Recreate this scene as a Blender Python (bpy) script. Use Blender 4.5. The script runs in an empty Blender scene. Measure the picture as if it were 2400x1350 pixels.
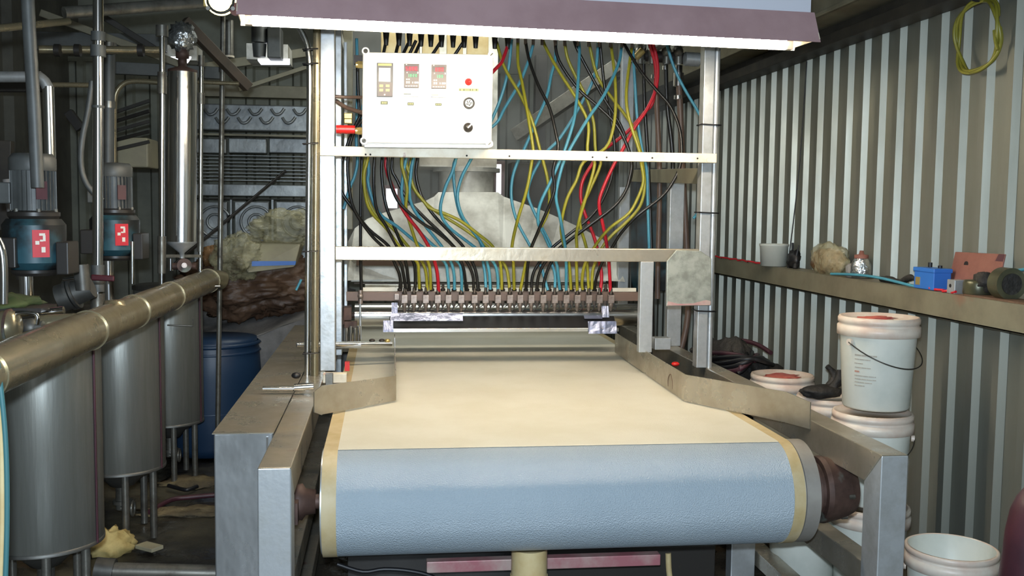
import bpy, math, random
from mathutils import Vector, Matrix, noise
random.seed(7)
S = bpy.context.scene
COL = S.collection
PI = math.pi

# ------------------------------------------------------------------ camera
F = 2350.0
ZC = 1.42
_yaw = math.atan(300 / F); _pitch = 0.0785; _roll = 0.012
_fw = Vector((math.sin(_yaw) * math.cos(_pitch), math.cos(_yaw) * math.cos(_pitch), -math.sin(_pitch)))
_r0 = Vector((math.cos(_yaw), -math.sin(_yaw), 0)); _u0 = _r0.cross(_fw)
_R = _r0 * math.cos(_roll) + _u0 * math.sin(_roll)
_U = -_r0 * math.sin(_roll) + _u0 * math.cos(_roll)
cd = bpy.data.cameras.new('camera'); cam = bpy.data.objects.new('camera', cd); COL.objects.link(cam)
cd.sensor_width = 36; cd.lens = 36 * F / 2400; cd.clip_start = 0.05; cd.clip_end = 100
_m = Matrix((_R, _U, -_fw)).transposed().to_4x4(); _m.translation = (0, 0, ZC); cam.matrix_world = _m
S.camera = cam

def ray(x, y): return _fw + _R * ((x - 1200) / F) + _U * ((675 - y) / F)
def PY(x, y, Y): d = ray(x, y); return d * (Y / d.y) + Vector((0, 0, ZC))
def PZ(x, y, Z): d = ray(x, y); return d * ((Z - ZC) / d.z) + Vector((0, 0, ZC))
def PX(x, y, X): d = ray(x, y); return d * (X / d.x) + Vector((0, 0, ZC))

# ------------------------------------------------------------------ light, world, exposure
S.view_settings.view_transform = 'Standard'; S.view_settings.look = 'None'
S.view_settings.gamma = 1.0; S.view_settings.exposure = 0.0; S.view_settings.use_curve_mapping = False
W = bpy.data.worlds.new('world'); S.world = W; W.use_nodes = True
W.node_tree.nodes['Background'].inputs[0].default_value = (0.88, 0.95, 0.90, 1)
W.node_tree.nodes['Background'].inputs[1].default_value = 0.33

def area(name, loc, aim, size, power, color, sy=None):
    l = bpy.data.lights.new(name, 'AREA'); l.energy = power; l.color = color; l.size = size
    if sy: l.shape = 'RECTANGLE'; l.size_y = sy
    o = bpy.data.objects.new(name, l); COL.objects.link(o); o.location = loc
    o.rotation_euler = (Vector(aim) - Vector(loc)).to_track_quat('-Z', 'Y').to_euler(); return o
# the camera's own flash, just above and left of the lens
area('camera_flash', (-0.02, 0.0, ZC + 0.10), (0.55, 4.0, 0.9), 0.07, 104, (0.72, 0.86, 1.0), 0.04)
# added unseen fill from behind the camera, as if through a doorway
area('camera_side_fill', (0.2, -3.5, 2.4), (0.2, 4.0, 0.8), 3.2, 34, (0.86, 0.93, 1.0), 2.4)
# added unseen fill over the back of the shed, aimed to brighten the hood
area('hood_fill', (0.4, 5.9, 2.95), (0.5, 7.0, 1.0), 1.2, 34, (0.95, 0.98, 0.9), 1.6)

# ------------------------------------------------------------------ materials
def lin(c):
    if isinstance(c, str): c = tuple(int(c[i:i + 2], 16) / 255 for i in (1, 3, 5))
    return tuple((x / 12.92 if x <= 0.04045 else ((x + 0.055) / 1.055) ** 2.4) for x in c) + (1,)
def mat(name, c, rough=0.5, metal=0.0, c2=None, scale=8, stretch=(1, 1, 1), lo=0.4, hi=0.65, bump=0.0, bscale=40,
        rvar=0.0, spec=None, emit=None, es=0, trans=0, alpha=1, c3=None, s3=3, lo3=.55, hi3=.7, coat=0):
    m = bpy.data.materials.new(name); m.use_nodes = True; nt = m.node_tree; b = nt.nodes['Principled BSDF']
    b.inputs['Base Color'].default_value = lin(c); b.inputs['Roughness'].default_value = rough; b.inputs['Metallic'].default_value = metal
    if spec is not None: b.inputs['Specular IOR Level'].default_value = spec
    if coat: b.inputs['Coat Weight'].default_value = coat; b.inputs['Coat Roughness'].default_value = .15
    if trans: b.inputs['Transmission Weight'].default_value = trans
    if alpha < 1: b.inputs['Alpha'].default_value = alpha
    if emit: b.inputs['Emission Color'].default_value = lin(emit); b.inputs['Emission Strength'].default_value = es
    if c2 or bump or rvar or c3:
        tc = nt.nodes.new('ShaderNodeTexCoord'); mp = nt.nodes.new('ShaderNodeMapping'); mp.inputs['Scale'].default_value = stretch
        nt.links.new(tc.outputs['Object'], mp.inputs['Vector'])
    if c2 or rvar:
        n = nt.nodes.new('ShaderNodeTexNoise'); n.inputs['Scale'].default_value = scale; n.inputs['Detail'].default_value = 7; n.inputs['Roughness'].default_value = .62
        nt.links.new(mp.outputs[0], n.inputs['Vector'])
        mr = nt.nodes.new('ShaderNodeMapRange'); mr.inputs['From Min'].default_value = lo; mr.inputs['From Max'].default_value = hi
        nt.links.new(n.outputs[0], mr.inputs['Value'])
        if c2:
            mx = nt.nodes.new('ShaderNodeMix'); mx.data_type = 'RGBA'; mx.inputs[6].default_value = lin(c); mx.inputs[7].default_value = lin(c2)
            nt.links.new(mr.outputs[0], mx.inputs[0]); last = mx.outputs[2]
            if c3:
                n3 = nt.nodes.new('ShaderNodeTexNoise'); n3.inputs['Scale'].default_value = s3; n3.inputs['Detail'].default_value = 9
                nt.links.new(mp.outputs[0], n3.inputs['Vector'])
                m3 = nt.nodes.new('ShaderNodeMapRange'); m3.inputs['From Min'].default_value = lo3; m3.inputs['From Max'].default_value = hi3
                nt.links.new(n3.outputs[0], m3.inputs['Value'])
                x3 = nt.nodes.new('ShaderNodeMix'); x3.data_type = 'RGBA'; x3.inputs[7].default_value = lin(c3)
                nt.links.new(last, x3.inputs[6]); nt.links.new(m3.outputs[0], x3.inputs[0]); last = x3.outputs[2]
            nt.links.new(last, b.inputs['Base Color'])
        if rvar:
            r2 = nt.nodes.new('ShaderNodeMapRange'); r2.inputs['To Min'].default_value = max(.03, rough - rvar); r2.inputs['To Max'].default_value = min(1, rough + rvar)
            nt.links.new(mr.outputs[0], r2.inputs['Value']); nt.links.new(r2.outputs[0], b.inputs['Roughness'])
    if bump:
        nb = nt.nodes.new('ShaderNodeTexNoise'); nb.inputs['Scale'].default_value = bscale; nb.inputs['Detail'].default_value = 5
        bp = nt.nodes.new('ShaderNodeBump'); bp.inputs['Strength'].default_value = bump; bp.inputs['Distance'].default_value = .02
        nt.links.new(mp.outputs[0], nb.inputs['Vector']); nt.links.new(nb.outputs[0], bp.inputs['Height']); nt.links.new(bp.outputs[0], b.inputs['Normal'])
    return m
M = {}
M['steel'] = mat('stainless steel', '#c0c4c6', .40, .6, '#a4a6a4', 14, (1, 1, 1), .4, .7, .03, 60, rvar=.08)
M['steel_dirty'] = mat('soiled stainless steel', '#b2ab9c', .36, .68, '#9a907c', 6, (1, 1, 1), .4, .7, .05, 40, rvar=.1, c3='#8a5a48', s3=9, lo3=.70, hi3=.8)
M['steel_bright'] = mat('polished stainless steel', '#d4d4d2', .20, 1, bump=.02, bscale=20)
M['steel_wavy'] = mat('hand rubbed stainless sheet', '#c6cacc', .30, .8, '#a0a2a2', 4, (1, 1, .6), .35, .65, .7, 2.6, rvar=.12)
M['tank'] = mat('brushed tank steel', '#868781', .42, .6, '#74756e', 9, (4, 4, .3), .35, .7, .04, 20, rvar=.08)
M['tank_dark'] = mat('greasy tank steel', '#6a6a66', .5, .7, '#4a4844', 5)
M['pipe'] = mat('dull pipe', '#8a8880', .4, .7, '#5c5850', 12, rvar=.1)
M['pipe_chrome'] = mat('chrome pipe', '#c8c8c8', .16, 1)
M['duct'] = mat('yellowed steel duct', '#968b70', .30, .6, '#787058', 5, rvar=.08, bump=.05, bscale=12)
M['galv'] = mat('galvanised plate', '#b0b4aa', .42, .55, '#8c9086', 22, bump=.04, c3='#a86a68', s3=3, lo3=.62, hi3=.8)
M['belt_cream'] = mat('cream belt surface', '#ccc9ba', .5, 0, '#c4c0ae', 3, bump=.12, bscale=200)
M['drum_side'] = mat('dull drum side', '#98948c', .5, .4, '#86807a', 6)
M['teal_hose'] = mat('dull teal hose', '#3c6c70', .5)
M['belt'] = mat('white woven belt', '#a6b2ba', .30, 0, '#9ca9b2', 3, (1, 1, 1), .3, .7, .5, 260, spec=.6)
M['belt_edge'] = mat('tan belt edge', '#b8a884', .55, 0, '#a89468', 9)
M['cream'] = mat('cream painted steel', '#e6dfcc', .45, .1, '#d2c4aa', 10, c3='#8c3a3c', s3=18, lo3=.66, hi3=.72)
M['panel_white'] = mat('white panel enamel', '#e8e6e0', .4)
M['screw'] = mat('panel screw grey', '#34322b', .35, .6)
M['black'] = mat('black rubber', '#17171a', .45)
M['black_plastic'] = mat('black plastic', '#2c2926', .4)
M['display_brown'] = mat('brown instrument face', '#3e3028', .4)
M['display_grey'] = mat('taupe instrument face', '#50443e', .4)
M['red_led'] = mat('red digits', '#d02030', .5, emit='#ff2838', es=1.2)
M['green_led'] = mat('green digits', '#4a9a68', .5, emit='#4ac880', es=.35)
M['white_print'] = mat('white print', '#e6e0d4', .5)
M['yellow_tag'] = mat('yellow tag', '#a8a25e', .5)
M['olive_tag'] = mat('olive tag', '#3a4226', .5)
M['red'] = mat('red plastic', '#c2201c', .35)
M['brass'] = mat('brass', '#c8b070', .35, .7)
M['hose_k'] = mat('black hose', '#1c1b1a', .32)
M['hose_y'] = mat('yellow hose', '#98922a', .35)
M['hose_b'] = mat('blue hose', '#4a92a8', .35)
M['hose_r'] = mat('red hose', '#b81c2c', .35)
M['hose_brown'] = mat('brown hose', '#6a564a', .45, .1)
M['nozzle'] = mat('nickel nozzle', '#988c84', .4, .6, '#74665e', 40)
M['nozzle_dark'] = mat('dark nozzle', '#3c3632', .4, .5)
M['wall'] = mat('zinc cladding', '#93948a', .44, .6, '#84857a', 5, (1, 1, .25), .3, .7, rvar=.06)
M['beam_dark'] = mat('dark purlin', '#2a2724', .6, .2, '#3c3830', 6)
M['beam'] = mat('weathered channel', '#88836e', .5, .2, '#746e5c', 5, c3='#8c5a44', s3=2, lo3=.64, hi3=.72)
M['roof'] = mat('roof sheet', '#8c8e80', .6, .2, '#707066', 2)
M['concrete'] = mat('concrete wall', '#6c6a60', .8, 0, '#54524a', 2, bump=.2, bscale=12)
M['floor'] = mat('dirty wet floor', '#38342e', .42, 0, '#56503f', 2.2, lo=.42, hi=.62, bump=.5, bscale=9, rvar=.25, c3='#1c1a18', s3=1.4, lo3=.46, hi3=.6)
M['housing'] = mat('lamp housing enamel', '#cccfda', .5)
M['wing'] = mat('lamp shade mauve enamel', '#b09294', .55, 0, '#a48688', 5)
M['tube'] = mat('lit fluorescent tube', '#ffffff', .5, emit='#fff0d6', es=125)
M['pail'] = mat('white pail plastic', '#d2d4ca', .38, 0, '#c2c6bc', 5, spec=.4)
M['pail_rim'] = mat('pinkish pail rim', '#d6ccbe', .42, 0, '#c8b0a0', 9)
M['wire'] = mat('wire bail', '#4a4844', .4, .8)
M['print'] = mat('faded label print', '#a39e92', .6)
M['print_red'] = mat('faded red print', '#b08272', .6)
M['red_mass'] = mat('red residue', '#b04a44', .5, 0, '#c87868', 20)
M['blue_drum'] = mat('blue drum plastic', '#1d3550', .42)
M['teal'] = mat('teal gearbox paint', '#2e5560', .45, 0, '#203c44', 5, c3='#1c1f20', s3=7, lo3=.44, hi3=.54)
M['motor'] = mat('grey motor paint', '#5c5e5c', .5, .2, '#484a48', 6)
M['label_red'] = mat('red label', '#c8202c', .4)
M['plastic_wrap'] = mat('clear plastic wrap', '#cfc9a4', .14, 0, '#a8a27c', 6, bump=1, bscale=26, spec=1, alpha=.4)
M['sack'] = mat('brown sack', '#6a5240', .5, 0, '#4a3628', 5, bump=.4, bscale=20)
M['carton'] = mat('cream carton', '#a8a184', .6, 0, '#98907a', 4)
M['canvas'] = mat('grey canvas', '#8e8a86', .8, 0, '#5e5a58', 4, bump=.3, bscale=9)
M['blue_box'] = mat('blue enamel', '#2c6cc0', .4)
M['rust_plate'] = mat('rust pink plate', '#86584c', .65, 0, '#74483e', 6, bump=.1)
M['glass'] = mat('jar glass', '#dcd8d4', .08, 0, trans=.7)
M['amber'] = mat('amber wrapped goods', '#8c6a48', .22, 0, '#5c4228', 10, bump=.6, bscale=26)
M['tin'] = mat('dark round tin', '#55543e', .35, .4, '#3a3a2c', 9)
M['maroon'] = mat('maroon paint', '#4c2830', .45, 0, '#3a2028', 5)
M['rust'] = mat('rusty brown paint', '#57423a', .6, .3, '#34241e', 9, c3='#6a7068', s3=7, lo3=.58, hi3=.66)
M['pvc'] = mat('cream pvc', '#cbb98c', .35, 0, '#b89c6a', 6)
M['pink'] = mat('pink stained steel', '#b8a098', .5, .2, '#a86a70', 3, lo=.45, hi=.6)
M['hood'] = mat('hazy hood sheet', '#dedcd2', .5, .2, '#9a968a', 4, bump=.06, bscale=5)
M['shutter'] = mat('silver shutter', '#a0a4a4', .40, .55, '#7a7e80', 3, bump=.5, bscale=4)
M['day'] = mat('bright window pane', '#ffffff', .5, emit='#eef4ff', es=3)
M['foil'] = mat('crumpled foil', '#b8bcbe', .2, .9, bump=1, bscale=22)
M['silver_tape'] = mat('silver tape', '#868ea8', .3, .6, bump=.4, bscale=22)
M['rag'] = mat('black rag', '#1c1a18', .7, 0, '#34302a', 12, bump=.5)
M['leafgreen'] = mat('dark green cloth', '#2e3a1c', .8, 0, '#3e4c24', 6)
M['handle_maroon'] = mat('maroon handle grip', '#4a1820', .4)
M['dirt'] = mat('dry dirt crust', '#77684a', .9, 0, '#4e4434', 6, bump=.8, bscale=18)
M['straw'] = mat('pale straw yellow', '#c8b478', .8, 0, '#a08a50', 10)
M['brown_paint'] = mat('brown grey paint', '#54483c', .5, .1, '#403a30', 5)
M['hole'] = mat('dark hole', '#120e0e', .8)

# ------------------------------------------------------------------ mesh builder
V3 = Vector
class MB:
    def __init__(s): s.v = []; s.f = []; s.s = []
    def add(s, vs, fs, sm=False):
        b = len(s.v); s.v += [V3(p) for p in vs]; s.f += [tuple(b + i for i in f) for f in fs]; s.s += [sm] * len(fs); return s
    def obox(s, c, h, X=V3((1, 0, 0)), Y=V3((0, 1, 0)), Z=V3((0, 0, 1))):
        c = V3(c)
        vs = [c + X * (h[0] * i) + Y * (h[1] * j) + Z * (h[2] * k) for i in (-1, 1) for j in (-1, 1) for k in (-1, 1)]
        return s.add(vs, [(0, 1, 3, 2), (4, 6, 7, 5), (0, 4, 5, 1), (2, 3, 7, 6), (0, 2, 6, 4), (1, 5, 7, 3)])
    def box(s, x0, x1, y0, y1, z0, z1):
        return s.obox(((x0 + x1) / 2, (y0 + y1) / 2, (z0 + z1) / 2), (abs(x1 - x0) / 2, abs(y1 - y0) / 2, abs(z1 - z0) / 2))
    def bar(s, a, b, w, h, up=V3((0, 0, 1))):
        a = V3(a); b = V3(b); d = b - a; L = d.length; d.normalize()
        x = d.cross(V3(up))
        if x.length < 1e-4: x = V3((1, 0, 0))
        x.normalize(); z = x.cross(d)
        return s.obox((a + b) / 2, (w / 2, L / 2, h / 2), x, d, z)
    def frame(s, d):
        d = d.normalized(); a = V3((0, 0, 1)) if abs(d.z) < .9 else V3((1, 0, 0))
        x = d.cross(a).normalized(); return x, d.cross(x).normalized()
    def cyl(s, a, b, r0, r1=None, n=20, caps=True, sm=True):
        a = V3(a); b = V3(b); r1 = r0 if r1 is None else r1; x, y = s.frame(b - a)
        ring = lambda c, r: [c + x * (math.cos(t) * r) + y * (math.sin(t) * r) for t in (2 * PI * i / n for i in range(n))]
        s.add(ring(a, r0) + ring(b, r1), [(i, i + n, (i + 1) % n + n, (i + 1) % n) for i in range(n)], sm)
        if caps:
            s.add(ring(a, r0), [tuple(range(n))]); s.add(ring(b, r1), [tuple(reversed(range(n)))])
        return s
    def tube(s, pts, r, n=8, sub=4, caps=True, closed=False):
        P = [V3(p) for p in pts]
        if sub > 1 and len(P) > 2:
            Q = []; m = len(P)
            rng = range(m if closed else m - 1)
            for i in rng:
                if closed: p0, p1, p2, p3 = P[(i - 1) % m], P[i], P[(i + 1) % m], P[(i + 2) % m]
                else: p0, p1, p2, p3 = P[max(i - 1, 0)], P[i], P[i + 1], P[min(i + 2, m - 1)]
                for k in range(sub):
                    t = k / sub
                    Q.append(.5 * ((2 * p1) + (p2 - p0) * t + (2 * p0 - 5 * p1 + 4 * p2 - p3) * t * t + (3 * p1 - p0 - 3 * p2 + p3) * t ** 3))
            if not closed: Q.append(P[-1])
            P = Q
        m = len(P); vs = []; x = None
        for i in range(m):
            if closed: d = P[(i + 1) % m] - P[i - 1]
            else: d = P[min(i + 1, m - 1)] - P[max(i - 1, 0)]
            if d.length < 1e-9: d = V3((0, 0, 1))
            d.normalize()
            if x is None: x, y = s.frame(d)
            else: x = (x - d * x.dot(d)).normalized(); y = d.cross(x)
            rr = r[min(int(i / (m - 1) * (len(r) - 1) + .5), len(r) - 1)] if isinstance(r, (list, tuple)) else r
            vs += [P[i] + x * (math.cos(2 * PI * k / n) * rr) + y * (math.sin(2 * PI * k / n) * rr) for k in range(n)]
        fs = []
        for i in range(m if closed else m - 1):
            j = (i + 1) % m
            fs += [(i * n + k, i * n + (k + 1) % n, j * n + (k + 1) % n, j * n + k) for k in range(n)]
        s.add(vs, fs, True)
        if caps and not closed:
            s.add(vs[:n], [tuple(reversed(range(n)))]); s.add(vs[-n:], [tuple(range(n))])
        return s
    def lathe(s, c, prof, n=32, ax=V3((0, 0, 1)), sm=True):
        c = V3(c); ax = V3(ax).normalized(); x, y = s.frame(ax); vs = []
        for r, h in prof:
            vs += [c + ax * h + x * (math.cos(2 * PI * k / n) * r) + y * (math.sin(2 * PI * k / n) * r) for k in range(n)]
        fs = []
        for i in range(len(prof) - 1): fs += [(i * n + k, i * n + (k + 1) % n, (i + 1) * n + (k + 1) % n, (i + 1) * n + k) for k in range(n)]
        return s.add(vs, fs, sm)
    def hard(s, c, prof, n=32, ax=V3((0, 0, 1))):
        for a, b in zip(prof[:-1], prof[1:]): s.lathe(c, [a, b], n, ax)
        return s
    def prism(s, pts, e, sm=False):
        pts = [V3(p) for p in pts]; e = V3(e); n = len(pts)
        s.add(pts + [p + e for p in pts], [tuple(reversed(range(n))), tuple(range(n, 2 * n))] + [(i, (i + 1) % n, (i + 1) % n + n, i + n) for i in range(n)], sm)
        return s
    def strip(s, A, B, th=None):
        n = len(A); s.add(list(A) + list(B), [(i, i + 1, n + i + 1, n + i) for i in range(n - 1)]); return s
    def sheet(s, path, h, t):        # vertical folded plate: path of bottom points, height h, thickness t
        P = [V3(p) for p in path]; n = len(P); out = []
        for i in range(n):
            d = (P[min(i + 1, n - 1)] - P[max(i - 1, 0)]); d.z = 0; d.normalize(); out.append(P[i] + V3((-d.y, d.x, 0)) * t)
        hs = h if isinstance(h, (list, tuple)) else [h] * n
        up = [V3((0, 0, q)) for q in hs]
        vs = P + [p + u for p, u in zip(P, up)] + out + [p + u for p, u in zip(out, up)]
        fs = []
        for i in range(n - 1):
            fs += [(i, i + 1, n + i + 1, n + i), (2 * n + i + 1, 2 * n + i, 3 * n + i, 3 * n + i + 1), (n + i, n + i + 1, 3 * n + i + 1, 3 * n + i), (i + 1, i, 2 * n + i, 2 * n + i + 1)]
        fs += [(0, n, 3 * n, 2 * n), (n - 1, 3 * n - 1, 4 * n - 1, 2 * n - 1)]
        return s.add(vs, fs)
    def grid(s, fn, nu, nv, sm=True):
        vs = [fn(i / nu, j / nv) for j in range(nv + 1) for i in range(nu + 1)]
        return s.add(vs, [(j * (nu + 1) + i, j * (nu + 1) + i + 1, (j + 1) * (nu + 1) + i + 1, (j + 1) * (nu + 1) + i) for j in range(nv) for i in range(nu)], sm)
    def ball(s, c, r, nu=20, nv=12, amp=0, fr=3, seed=0, rid=0):
        c = V3(c); r = V3(r) if hasattr(r, '__len__') else V3((r, r, r))
        def fn(u, v):
            a = 2 * PI * u; b = PI * v; d = V3((math.sin(b) * math.cos(a), math.sin(b) * math.sin(a), -math.cos(b)))
            k = 1 + amp * noise.noise(d * fr + V3((seed, seed * .7, 0))) if amp else 1
            if rid: k += rid * (1 - 2 * abs(noise.noise(V3((d.x * fr * 2.1 + seed, d.y * fr * 2, d.z * fr * 4.5))))) ** 3 + rid * .5 * (1 - 2 * abs(noise.noise(V3((d.x * fr * 5 + seed, d.y * fr * 5, d.z * fr * 7))))) ** 3
            return c + V3((d.x * r.x, d.y * r.y, d.z * r.z)) * k
        return s.grid(fn, nu, nv)
OFF = {}
def tag(o, label=None, cat=None, group=None, kind=None):
    if label: o['label'] = label
    if cat: o['category'] = cat
    if group: o['group'] = group
    if kind: o['kind'] = kind
    return o
def fin(name, mb, m, parent=None, label=None, cat=None, group=None, kind=None, bevel=0, local=False, base=None):
    me = bpy.data.meshes.new(name)
    o = bpy.data.objects.new(name, me); COL.objects.link(o)
    if parent is not None:
        off = OFF.get(parent.name, V3((0, 0, 0))); o.parent = parent; OFF[o.name] = off
    elif kind == 'structure' or local: off = V3((0, 0, 0)); OFF[o.name] = off
    else:
        xs = [p.x for p in mb.v]; ys = [p.y for p in mb.v]; zs = [p.z for p in mb.v]
        off = V3(base) if base else V3(((min(xs) + max(xs)) / 2, (min(ys) + max(ys)) / 2, min(zs))); o.location = off; OFF[o.name] = off
    me.from_pydata([p - off for p in mb.v], [], mb.f); me.polygons.foreach_set('use_smooth', mb.s)
    me.materials.append(M[m] if isinstance(m, str) else m); me.update()
    if bevel:
        b = o.modifiers.new('edge', 'BEVEL'); b.width = bevel; b.segments = 2; b.limit_method = 'ANGLE'; b.angle_limit = .7
    return tag(o, label, cat, group, kind)
def thing(name, loc, label, cat, group=None, local=False, kind=None):
    o = bpy.data.objects.new(name, None); COL.objects.link(o); o.empty_display_size = .05
    o.location = loc; OFF[o.name] = V3((0, 0, 0)) if local else V3(loc); return tag(o, label, cat, group, kind)
def children(o): return [c for c in bpy.data.objects if c.parent == o]
def copy_tree(o, parent=None):
    c = o.copy(); COL.objects.link(c)
    if parent is not None: c.parent = parent
    for ch in children(o): copy_tree(ch, c)
    return c

# ================================================================== SETTING
mb = MB()
def ffn(u, v):
    x = -4 + u * 7.5; y = -3 + v * 13
    return V3((x, y, 0.015 * noise.noise(V3((x * 1.3, y * 1.3, 0))) - .01))
mb.grid(ffn, 60, 90); fin('floor', mb, 'floor', kind='structure')
# corrugated right wall, in sheets of five ribs
XW = 2.16
wr = thing('wall_right', (XW, 5, 0), None, None, kind='structure'); wr.location = (0, 0, 0); OFF[wr.name] = V3((0, 0, 0))
pit = 0.1566; y0 = 3.242 - .02
k = -20
while True:
    ys = y0 + k * pit
    if ys > 9.4: break
    mb = MB(); prof = []
    for j in range(5):
        y = ys + j * pit
        prof += [(XW, y), (XW - .026, y + .011), (XW - .026, y + .05), (XW, y + .062)]
    prof.append((XW, ys + 5 * pit + .004))
    A = [V3((x - (.0015 if i in (0, 1) else 0), y, -.02)) for i, (x, y) in enumerate(prof)]; B = [p + V3((0, 0, 3.4)) for p in A]
    mb.strip(A, B); o = fin('cladding_sheet', mb, 'wall', wr)
    so = o.modifiers.new('thick', 'SOLIDIFY'); so.thickness = .0012; so.offset = 0
    k += 5
mb = MB(); mb.box(XW + .03, XW + .06, -3, 9.4, 0, 3.4); fin('backing_board', mb, 'beam_dark', wr)
# purlins under the eaves along the right wall
mb = MB(); z1 = 2.19
mb.box(2.02, 2.13, -1, 9.2, z1, z1 + .05).box(2.07, 2.13, -1, 9.2, z1 + .05, z1 + .10); fin('trim_1', mb, 'beam_dark', kind='structure', bevel=.003)
mb = MB(); mb.box(1.94, 2.13, -1, 9.2, z1 + .11, z1 + .30); mb.box(1.93, 1.95, -1, 9.2, z1 + .11, z1 + .13); fin('trim_2', mb, 'beam', kind='structure', bevel=.003)
mb = MB()
for i in range(30):
    y = 1.0 + i * .27
    mb.prism([(1.99, y, 2.48), (2.13, y, 2.48), (2.13, y, 2.66)], (0, .02, 0))
fin('trim_3', mb, 'beam', kind='structure')
# back wall, left wall, ceiling
mb = MB()
prof = []
yb = 9.0; x = -4.0
while x < 2.2:
    prof += [(x, yb), (x + .02, yb - .03), (x + .07, yb - .03), (x + .09, yb)]; x += .2
mb.strip([V3((a, b, -.1)) for a, b in prof], [V3((a, b, 2.62)) for a, b in prof]); mb.box(-4, 2.3, 9.3, 9.34, 2.0, 4.0); mb.box(-4, 2.3, 8.98, 9.3, 2.62, 2.66); fin('wall_back', mb, 'roof', kind='structure')
mb = MB(); mb.box(-2.75, -2.65, -3, 9.3, -.1, 3.9)
for i in range(5): mb.box(-2.66, -2.58, 1.5 + i * 1.5, 1.7 + i * 1.5, 0, 3.9)
fin('wall_left', mb, 'concrete', kind='structure')
mb = MB(); prof = []; y = -3.0
while y < 9.2:
    prof += [(y, 0), (y + .03, -.04), (y + .09, -.04), (y + .12, 0)]; y += .24
mb.strip([V3((-3, a, 3.75 + b)) for a, b in prof], [V3((2.3, a, 2.95 + b)) for a, b in prof]); fin('ceiling', mb, 'roof', kind='structure')
for i, (xa, za) in enumerate([(-2.3, 3.5), (-1.3, 3.36), (-.3, 3.2), (.8, 3.03)]):
    mb = MB(); mb.box(xa, xa + .06, -2, 9, za - .12, za - .02).box(xa, xa + .12, -2, 9, za - .13, za - .12); fin('trim_%d' % (4 + i), mb, 'beam_dark', kind='structure')
# windows (daylight) in the back wall and a roof light
def window(n, x0, x1, ya, yb_, Y, fr=.03):
    a = PY(x0, ya, Y); b = PY(x1, yb_, Y)
    r = thing('window_%d' % n, (0, 0, 0), None, None, kind='structure')
    mb = MB(); mb.box(a.x, b.x, Y, Y + .01, b.z, a.z); fin('pane', mb, 'day', r)
    mb = MB()
    mb.box(a.x - fr, a.x, Y - .02, Y + .02, b.z - fr, a.z + fr).box(b.x, b.x + fr, Y - .02, Y + .02, b.z - fr, a.z + fr)
    mb.box(a.x, b.x, Y - .02, Y + .02, a.z, a.z + fr).box(a.x, b.x, Y - .02, Y + .02, b.z - fr, b.z)
    fin('window_frame', mb, 'pink', r)
window(1, 1163, 1174, 385, 455, 8.85); window(2, 905, 931, 442, 488, 8.85)
# ================================================================== ROLLER SHUTTER (back left)
YS = 8.2
sh = thing('roller_shutter', PY(600, 600, YS), 'large silver roller shutter door with embossed bands behind the tanks', 'shutter')
def bx(x0, x1, ya, yb_, Y, d): a = PY(x0, ya, Y); b = PY(x1, yb_, Y); return MB().box(a.x, b.x, Y, Y + d, b.z, a.z)
fin('lintel', bx(430, 740, 195, 232, YS - .12, .1), 'beam', sh, bevel=.004)
fin('drum_cover', bx(430, 740, 241, 310, YS - .10, .12), 'shutter', sh, label='embossed wavy upper band', bevel=.01)
mb = MB()
for i in range(9):
    a = PY(495 + i * 26, 262 + (i % 2) * 20, YS - .11)
    mb.tube([a + V3((-.05, 0, .02)), a + V3((-.02, -.012, -.02)), a + V3((.02, -.012, -.015)), a + V3((.05, 0, .025))], .012, 8)
fin('emboss', mb, 'shutter', sh)
fin('guide_strip', bx(430, 740, 311, 322, YS - .12, .08), 'beam', sh)
for i in range(3): fin('panel', bx(440 + i * 95, 440 + i * 95 + 90, 323, 360, YS - .05, .04), 'shutter', sh, bevel=.008)
for i in range(8):
    ya = 362 + i * 8.2; a = PY(430, ya, YS); b = PY(740, ya + 7.6, YS)
    mb = MB(); h = (a.z - b.z) / 2; zc = (a.z + b.z) / 2
    mb.add([V3((q, YS - .05 * (1 if j % 3 else .2), zc + h * c)) for q in (a.x, b.x) for j, c in enumerate((-1, -.6, .6, 1))],
           [(0, 1, 5, 4), (1, 2, 6, 5), (2, 3, 7, 6)])
    fin('slat', mb, 'shutter', sh)
fin('bottom_rail', bx(430, 740, 430, 462, YS - .09, .09), 'shutter', sh, bevel=.006)
fin('shadow_gap', bx(430, 740, 463, 470, YS - .05, .03), 'beam_dark', sh)
for i in range(3):
    x0 = 452 + i * 97
    o = fin('lower_panel', bx(x0, x0 + 84, 472, 868, YS - .05, .04), 'shutter', sh, bevel=.008)
    c = PY(x0 + 52, 520, YS - .06); mb = MB()
    for r in (.12, .06):
        mb.tube([c + V3((math.cos(t) * r, 0, math.sin(t) * r)) for t in [PI * .15 + j * PI * 1.5 / 10 for j in range(11)]], .012, 6, 2)
    fin('swirl', mb, 'shutter', o)
    fin('stile', bx(x0 + 87, x0 + 93, 468, 660, YS - .08, .06), 'shutter', sh)

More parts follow.
